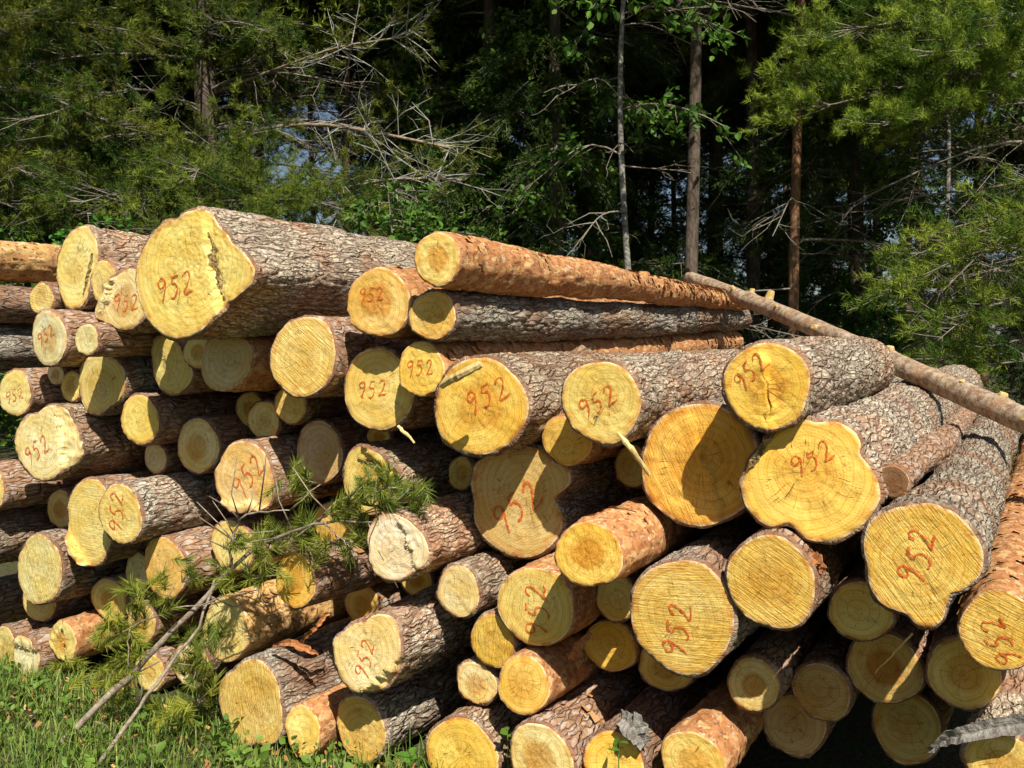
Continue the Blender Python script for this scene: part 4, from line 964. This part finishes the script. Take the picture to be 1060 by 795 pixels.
# trunks that stand out
tall_p = tree_mesh(5, 15, .080, 5.0, 2.9, 66, 'pine', 5, 1.4, (), 6.2, mats=('trunk', 'twig', 'needle'))
tall_o = tree_mesh(6, 15, .068, 4.9, 2.9, 66, 'pine', 6, 1.4, (), 6.2, mats=('trunk_orange', 'twig', 'needle'))
thin_p = tree_mesh(7, 9, .036, 3.0, 1.2, 20, 'leaf', 6, 1.4, (), 6, dens=1.0, mats=('trunk_pale', 'twig', 'leaf'))
spru = [tree_mesh(20 + i, 15 + i, .13, 1.0, 2.4, 84, 'spruce', 6, .8, (), 6.0, dens=1.3, bare=.05, mats=('trunk', 'twig', 'spruce')) for i in range(2)]
pin2 = tree_mesh(30, 15, .12, 3.6, 2.6, 52, 'pine', 12, 1.0, (), 6.0, dens=1.1, mats=('trunk', 'twig', 'needle'))
place_tree('pine_tree', tall_p, tx(717, 9.8), 9.8, .3, 1, 'straight grey pine trunk standing right of the pile centre behind the pole tip')
place_tree('pine_tree', tall_o, tx(826, 10.2), 10.2, 1.7, .95, 'slim pine with orange sunlit trunk behind the pole')
place_tree('pine_tree', tall_o, tx(440, 13), 13, 3.1, 1.1, 'pine with orange patch on its trunk above the top centre log')
place_tree('pine_tree', tall_o, tx(361, 12.6), 12.6, 4.2, .8, 'thin orange pine trunk above the small log faces left of centre')
place_tree('birch_tree', thin_p, tx(648, 9.6), 9.6, .5, 1.15, 'thin pale birch trunk standing behind the middle of the pile')
place_tree('birch_tree', thin_p, tx(972, 10.6), 10.6, 2.1, 1.0, 'thin pale trunk dappled with light near the right edge')
place_tree('pine_tree', tall_p, tx(580, 10.8), 10.8, 2.6, 1.1, 'dark pine trunk left of the pale birch')
place_tree('pine_tree', tall_p, tx(246, 16.0), 16.0, 5.1, 1.25, 'dark trunk close behind the thick pine on the left')
place_tree('pine_tree', tall_p, tx(268, 17.5), 17.5, .9, 1.2, 'second dark trunk behind the thick pine on the left')
place_tree('pine_tree', tall_p, tx(775, 12.0), 12.0, 4.4, 1.2, 'dark trunk between the grey pine and the orange one')
# dense conifers deeper in the wood
GD = 'dark conifers deeper in the forest'
rsd = np.random.RandomState(77); k_ = 0
for (dist, nn, wid) in ((15, 8, 11), (18.5, 9, 14), (24, 10, 18), (31, 10, 24)):
    for i in range(nn):
        x = -wid + 2 * wid * (i + .5 + rsd.uniform(-.3, .3)) / nn; d = dist + rsd.uniform(-1.5, 1.5)
        if any(abs(x / d - gp) < (.035 if gp < -.2 else .022) for gp in (-.272, -.185, .035, .16, .245, .40)) and (dist > 16 or x < -.2 * d): continue   # gaps where the sky shows
        sp_ = rsd.rand() < (.55 if dist < 20 else .8)
        place_tree('spruce_tree' if sp_ else 'pine_tree', spru[rsd.randint(2)] if sp_ else pin2, x, d, rsd.rand() * 6.28, rsd.uniform(.9, 1.15),
                   'dark spruce standing among others deep in the forest' if sp_ else 'dark pine standing among others deep in the forest', 'tree', 'dark spruces deeper in the forest' if sp_ else 'dark pines deeper in the forest')
for px, d, lab in ((505, 11.6, 'spruce with lit bough tips left of the dark trunk behind the top log'), (612, 12.2, 'spruce between the dark trunk and the pale birch'), (885, 12.0, 'dim spruce right of the orange trunk'), (745, 13.6, 'dim spruce behind the grey pine trunk'), (120, 14.0, 'spruce behind the left boughs')):
    place_tree('spruce_tree', spru[int(px) % 2], tx(px, d), d, px * .37, .9, lab, 'tree', 'spruces near the forest edge')
rsp = np.random.RandomState(31)
for px in (318, 395, 470, 528, 600, 668, 698, 742, 790, 868, 915, 952, 1010, 130):
    d = rsp.uniform(13.5, 19); place_tree('pine_tree', tall_p if rsp.rand() < .7 else tall_o, tx(px + rsp.uniform(-8, 8), d), d, rsp.rand() * 6.28, rsp.uniform(.8, 1.1), 'slender pine trunk in the shaded middle of the forest', 'tree', 'slender pines in the middle of the forest')
# leafy bushes at the forest edge
bush = [tree_mesh(40 + i, 3.1, .03, .9, 1.1, 26, 'leaf', 3, .6, (), 9, dens=1.5, bare=.1, mats=('twig', 'twig', 'leaf')) for i in range(2)]
for px, d, h_, lab in ((405, 8.8, 1.0, 'bright green leafy bush behind the gap in the top row'), (475, 10.5, .95, 'leafy bush behind the orange top log'), (95, 9.6, .95, 'leafy bush behind the pale split log at upper left'),
                       (20, 10.2, .95, 'leafy bush at the left edge behind the orange log'), (560, 10.8, .85, 'dim leafy bush left of the pale birch'), (690, 10.4, .72, 'low leafy bush behind the end of the top logs'),
                       (905, 11.0, .62, 'small leafy bush in shade right of the orange trunk'), (760, 12.4, .8, 'shaded leafy bush under the dark trunks'), (310, 10.8, 1.0, 'leafy bush behind the largest log')):
    place_tree('bush', bush[int(px) % 2], tx(px, d), d, px * .1, h_, lab, 'bush', 'leafy bushes at the forest edge')
sap = tree_mesh(60, 5.5, .028, 1.4, 1.25, 34, 'leaf', 2, 1.0, (), 9, dens=1.3, bare=.15, mats=('trunk', 'twig', 'leaf'))
for px, d, h_, lab in ((548, 11.2, 1.05, 'leafy sapling left of the dark trunk behind the top log'), (905, 12.0, .9, 'dim leafy sapling right of the orange trunk'), (455, 12.2, 1.1, 'leafy sapling beside the trunk with the orange patch'), (65, 12.0, 1.0, 'dim leafy sapling among the left boughs')):
    place_tree('sapling', sap, tx(px, d), d, px * .21, h_, lab, 'tree', 'leafy saplings in the forest')
yng = tree_mesh(50, 3.2, .03, .5, .9, 26, 'spruce', 3, .3, (), 9, dens=1.2, mats=('trunk', 'twig', 'needle'))
for px, d, h_, lab in ((975, 10.6, .85, 'small young spruce below the dappled thin trunk'), (620, 9.8, .75, 'young spruce behind the top logs near the pale birch'), (520, 11.5, .95, 'young spruce right of the leafy bush behind the top log'), (175, 11.4, 1.0, 'young spruce below the twiggy boughs on the left'), (850, 10.0, .6, 'young spruce in shade behind the pole')):
    place_tree('young_spruce', yng, tx(px, d), d, px * .3, h_, lab, 'tree', 'young spruces at the forest edge')

# ------------------------------------------------------------------ broken pine branch leaning on the pile, lower left
def branch():
    rs = np.random.RandomState(9); wd, fo = Acc(), Acc()
    o0 = on_plane(55, 778, -.46)
    def line(pts, r0, r1, n_=14, wob=.006):
        P = np.array([on_plane(*p) for p in pts]); d = np.concatenate([[0], np.cumsum(np.linalg.norm(np.diff(P, axis=0), axis=1))]); t = np.linspace(0, d[-1], n_)
        Q = np.stack([np.interp(t, d, P[:, k]) for k in range(3)], -1)
        for _ in range(2): Q[1:-1] = (Q[:-2] + 2 * Q[1:-1] + Q[2:]) / 4
        Q += rs.normal(0, wob, Q.shape) * np.sin(np.linspace(0, math.pi, n_))[:, None]
        wd.tube(Q - o0, np.linspace(r0, r1, n_) * .78 * (1 + rs.normal(0, .05, n_)), 7); return Q
    main = line([(52, 780, -.46), (110, 725, -.36), (165, 668, -.26), (215, 612, -.16), (262, 568, -.12)], .020, .012)
    up = [line([(258, 571, -.12), (300, 548, -.12), (345, 540, -.09), (392, 541, -.08)], .011, .004),
          line([(240, 588, -.14), (238, 560, -.15), (250, 530, -.16), (300, 528, -.15)], .008, .003),
          line([(330, 540, -.10), (345, 522, -.09), (372, 505, -.08), (410, 505, -.08)], .006, .003),
          line([(335, 541, -.10), (350, 556, -.12), (362, 566, -.13)], .005, .002)]
    st2 = line([(98, 797, -.50), (150, 722, -.36), (182, 680, -.28), (206, 652, -.2), (222, 600, -.15)], .012, .006)
    line([(115, 660, -.30), (160, 638, -.25), (215, 622, -.2), (270, 610, -.15)], .005, .003)
    line([(133, 690, -.33), (133, 655, -.30), (140, 620, -.25), (150, 612, -.22)], .004, .002)
    for k_ in range(34):                                    # bare side twigs
        src = (main, st2, up[0], up[1])[rs.randint(4)]; p = src[rs.randint(2, len(src))]; d = unit(np.array([rs.normal(.1, .6), rs.normal(-.1, .4), rs.normal(.2, .5)])); l = rs.uniform(.10, .32)
        wd.tube(np.array([p, p + d * l * .5 + rs.normal(0, .01, 3), p + d * l + rs.normal(0, .02, 3)]) - o0, [.0035, .0025, .0015], 4)
    tufts = [(360, 524, 7, .09), (385, 520, 9, .10), (405, 510, 9, .10), (428, 512, 6, .07), (392, 500, 7, .09), (372, 540, 4, .07), (355, 560, 5, .09), (300, 500, 5, .09), (325, 502, 3, .06),
             (268, 575, 8, .10), (285, 560, 7, .10), (310, 548, 7, .09), (322, 560, 6, .08), (248, 560, 6, .08), (272, 600, 4, .07), (235, 600, 5, .07), (150, 605, 5, .08), (165, 600, 4, .07), (196, 603, 5, .08),
             (212, 680, 7, .10), (200, 660, 6, .09), (218, 650, 4, .08), (190, 692, 6, .1), (130, 640, 7, .10), (110, 665, 8, .11), (125, 690, 7, .11), (95, 690, 6, .11), (145, 660, 6, .1), (118, 715, 6, .1), (205, 720, 6, .1), (180, 735, 6, .1)]
    for (px, py, ns, rad) in tufts:
        of = -.06 if px > 275 else -.14 if px > 180 else -.30
        c0 = on_plane(px, py, of); D = unit(rs.normal(0, 1, (ns, 3)) + np.array([.35, -.5, .25])); P = c0 + rs.normal(0, rad * .40, (ns, 3))
        tint = np.clip(rs.normal(.5 if px > 180 else .75, .2, ns), 0, 1)
        needles(fo, P - o0, D, .062, .0036, 64, rs, tint, .65, .075)
        for p_, d_ in (zip(P, D) if px > 180 else ()): wd.tube(np.array([c0 - D.mean(0) * .06, p_, p_ + d_ * .05]) - o0, [.003, .0025, .0015], 4)
    root = bpy.data.objects.new('pine_branch', None); C.objects.link(root); root.location = Vector(o0)
    root['label'] = 'broken pine branch with green needle tufts leaning on the lower left of the pile'; root['category'] = 'branch'
    obj('stems', wd.mesh('stems', [M['deadwood']]), root)
    obj('needles', fo.mesh('needles', [M['freshneedle']], smooth=False), root, kind='stuff')
branch()

# ------------------------------------------------------------------ grass and weeds in front of the pile
def grass():
    rs = np.random.RandomState(21); ac = Acc()
    def blades(X, Y, hmin, hmax, wd):
        n_ = len(X); z0 = ground_h(X, Y); h = rs.uniform(hmin, hmax, n_) * (.65 + .5 * (vnoise(X * 3, Y * 3, 0, 2) + .3)).clip(.3, 1.3)
        a = rs.rand(n_) * 6.283; d = np.stack([np.cos(a), np.sin(a), 0 * a], -1); s = np.stack([-np.sin(a), np.cos(a), 0 * a], -1); lean = rs.uniform(.1, .9, n_)[:, None] * h[:, None]
        b = np.stack([X, Y, z0 - .01], -1); up = np.array([0, 0, 1.0]); w_ = wd * rs.uniform(.6, 1.3, n_)[:, None]
        m1 = b + up * h[:, None] * .5 + d * lean * .22; m2 = b + up * h[:, None] * .85 + d * lean * .62; tp = b + up * h[:, None] * .95 + d * lean * 1.1
        V = np.stack([b - s * w_, b + s * w_, m1 + s * w_ * .9, m1 - s * w_ * .9, m2 + s * w_ * .6, m2 - s * w_ * .6, tp], 1).reshape(-1, 3); i = np.arange(n_)[:, None] * 7
        ac.add(V, np.concatenate([i + [0, 1, 2, 3], i + [3, 2, 4, 5]]), i + [5, 4, 6], np.repeat(np.clip(rs.normal(.42, .25, n_), 0, 1), 7))
    n_ = 52000; X = rs.uniform(-4.2, 1.2, n_); Y = rs.uniform(2.2, 6.2, n_); off = X * SA + Y * CA - D0
    k = (off < .12) & (off > -1.3); blades(X[k], Y[k], .04, .17, .0026)
    n_ = 9000; X = rs.uniform(-9, 9, n_); Y = rs.uniform(-1, 13, n_); off = X * SA + Y * CA - D0; k = (off < -.2) | (off > 5.2) | (X * CA - Y * SA < -4.5) | (X * CA - Y * SA > 2.2); k &= np.hypot(X, Y) > 1.2; blades(X[k], Y[k], .06, .2, .004)
    obj('grass', ac.mesh('grass', [M['grass']], smooth=False), None, None, 'fresh green grass in front of the lower left logs', 'grass', kind='stuff')
    # bark scraps and chips trodden into the grass along the foot of the pile
    ch = Acc(); n_ = 1100; a_ = rs.uniform(-4.2, 1.6, n_); o_ = -np.abs(rs.normal(0, .32, n_)) + .1
    for u_, f_ in zip(a_, o_):
        c3 = UX * u_ + AX * (D0 + f_); c3 = c3 + np.array([0, 0, .012 + rs.rand() * .05]); e1, e2 = rs.normal(0, 1, 3), rs.normal(0, 1, 3); e1 = unit(e1) * rs.uniform(.006, .022); e2 = unit(e2) * rs.uniform(.004, .012)
        ch.add(np.array([c3 - e1 - e2, c3 + e1 - e2 * .6, c3 + e1 * .8 + e2, c3 - e1 * .7 + e2]), [(0, 1, 2, 3)], a=rs.rand())
    obj('bark_litter', ch.mesh('bark_litter', [M['flake']], smooth=False), None, None, 'scattered bark scraps and wood chips along the foot of the pile', 'litter', kind='stuff')
    # broad-leaved weeds
    ac = Acc(); n_ = 1300; X = rs.uniform(-3.6, .2, n_); Y = rs.uniform(2.6, 5.6, n_); off = X * SA + Y * CA - D0; k = (off < -.02) & (off > -.9); X, Y = X[k], Y[k]; m_ = len(X)
    for x_, y_ in zip(X, Y):
        nl = rs.randint(4, 9); a = rs.rand(nl) * 6.283; P = np.stack([x_ + .015 * np.cos(a), y_ + .015 * np.sin(a), np.full(nl, .02) + rs.uniform(0, .09, nl)], -1)
        leaves(ac, P, np.stack([np.cos(a), np.sin(a), rs.uniform(.1, 1.2, nl)], -1), rs.uniform(.02, .05), rs, np.full(nl, rs.uniform(.3, .9)))
    obj('weeds', ac.mesh('weeds', [M['weed']]), None, None, 'low broad-leaved weeds growing through the grass', 'weeds', kind='stuff')
grass()
# a small seedling rooted between two bottom logs
def plant(px, py, off, nl, size, label):
    rs = np.random.RandomState(px); ac = Acc(); st = Acc(); c0 = on_plane(px, py, off); g0 = np.array([c0[0], c0[1], 0.0])
    st.tube([[0, 0, 0], [.004, .0, c0[2] * .5], list(c0 - g0)], [.003, .0025, .002], 5)
    a = np.arange(nl) / nl * 6.28 + .4; leaves(ac, np.repeat((c0 - g0)[None], nl, 0) - np.array([0, 0, 1]) * rs.uniform(0, .05, (nl, 1)), np.stack([np.cos(a), np.sin(a), np.full(nl, .25)], -1), size, rs, np.full(nl, .7))
    root = bpy.data.objects.new('seedling', None); C.objects.link(root); root.location = Vector(g0); root['label'] = label; root['category'] = 'seedling'
    obj('stem', st.mesh('stem', [M['leaf']]), root); obj('leaves', ac.mesh('leaves', [M['leaf']]), root)
plant(525, 752, -.02, 5, .05, 'small green seedling in the dark gap between bottom centre logs')
plant(425, 778, -.05, 7, .05, 'leafy green seedling below the grey bottom log')
plant(640, 768, -.14, 5, .04, 'small sprout in front of a bottom centre log end')
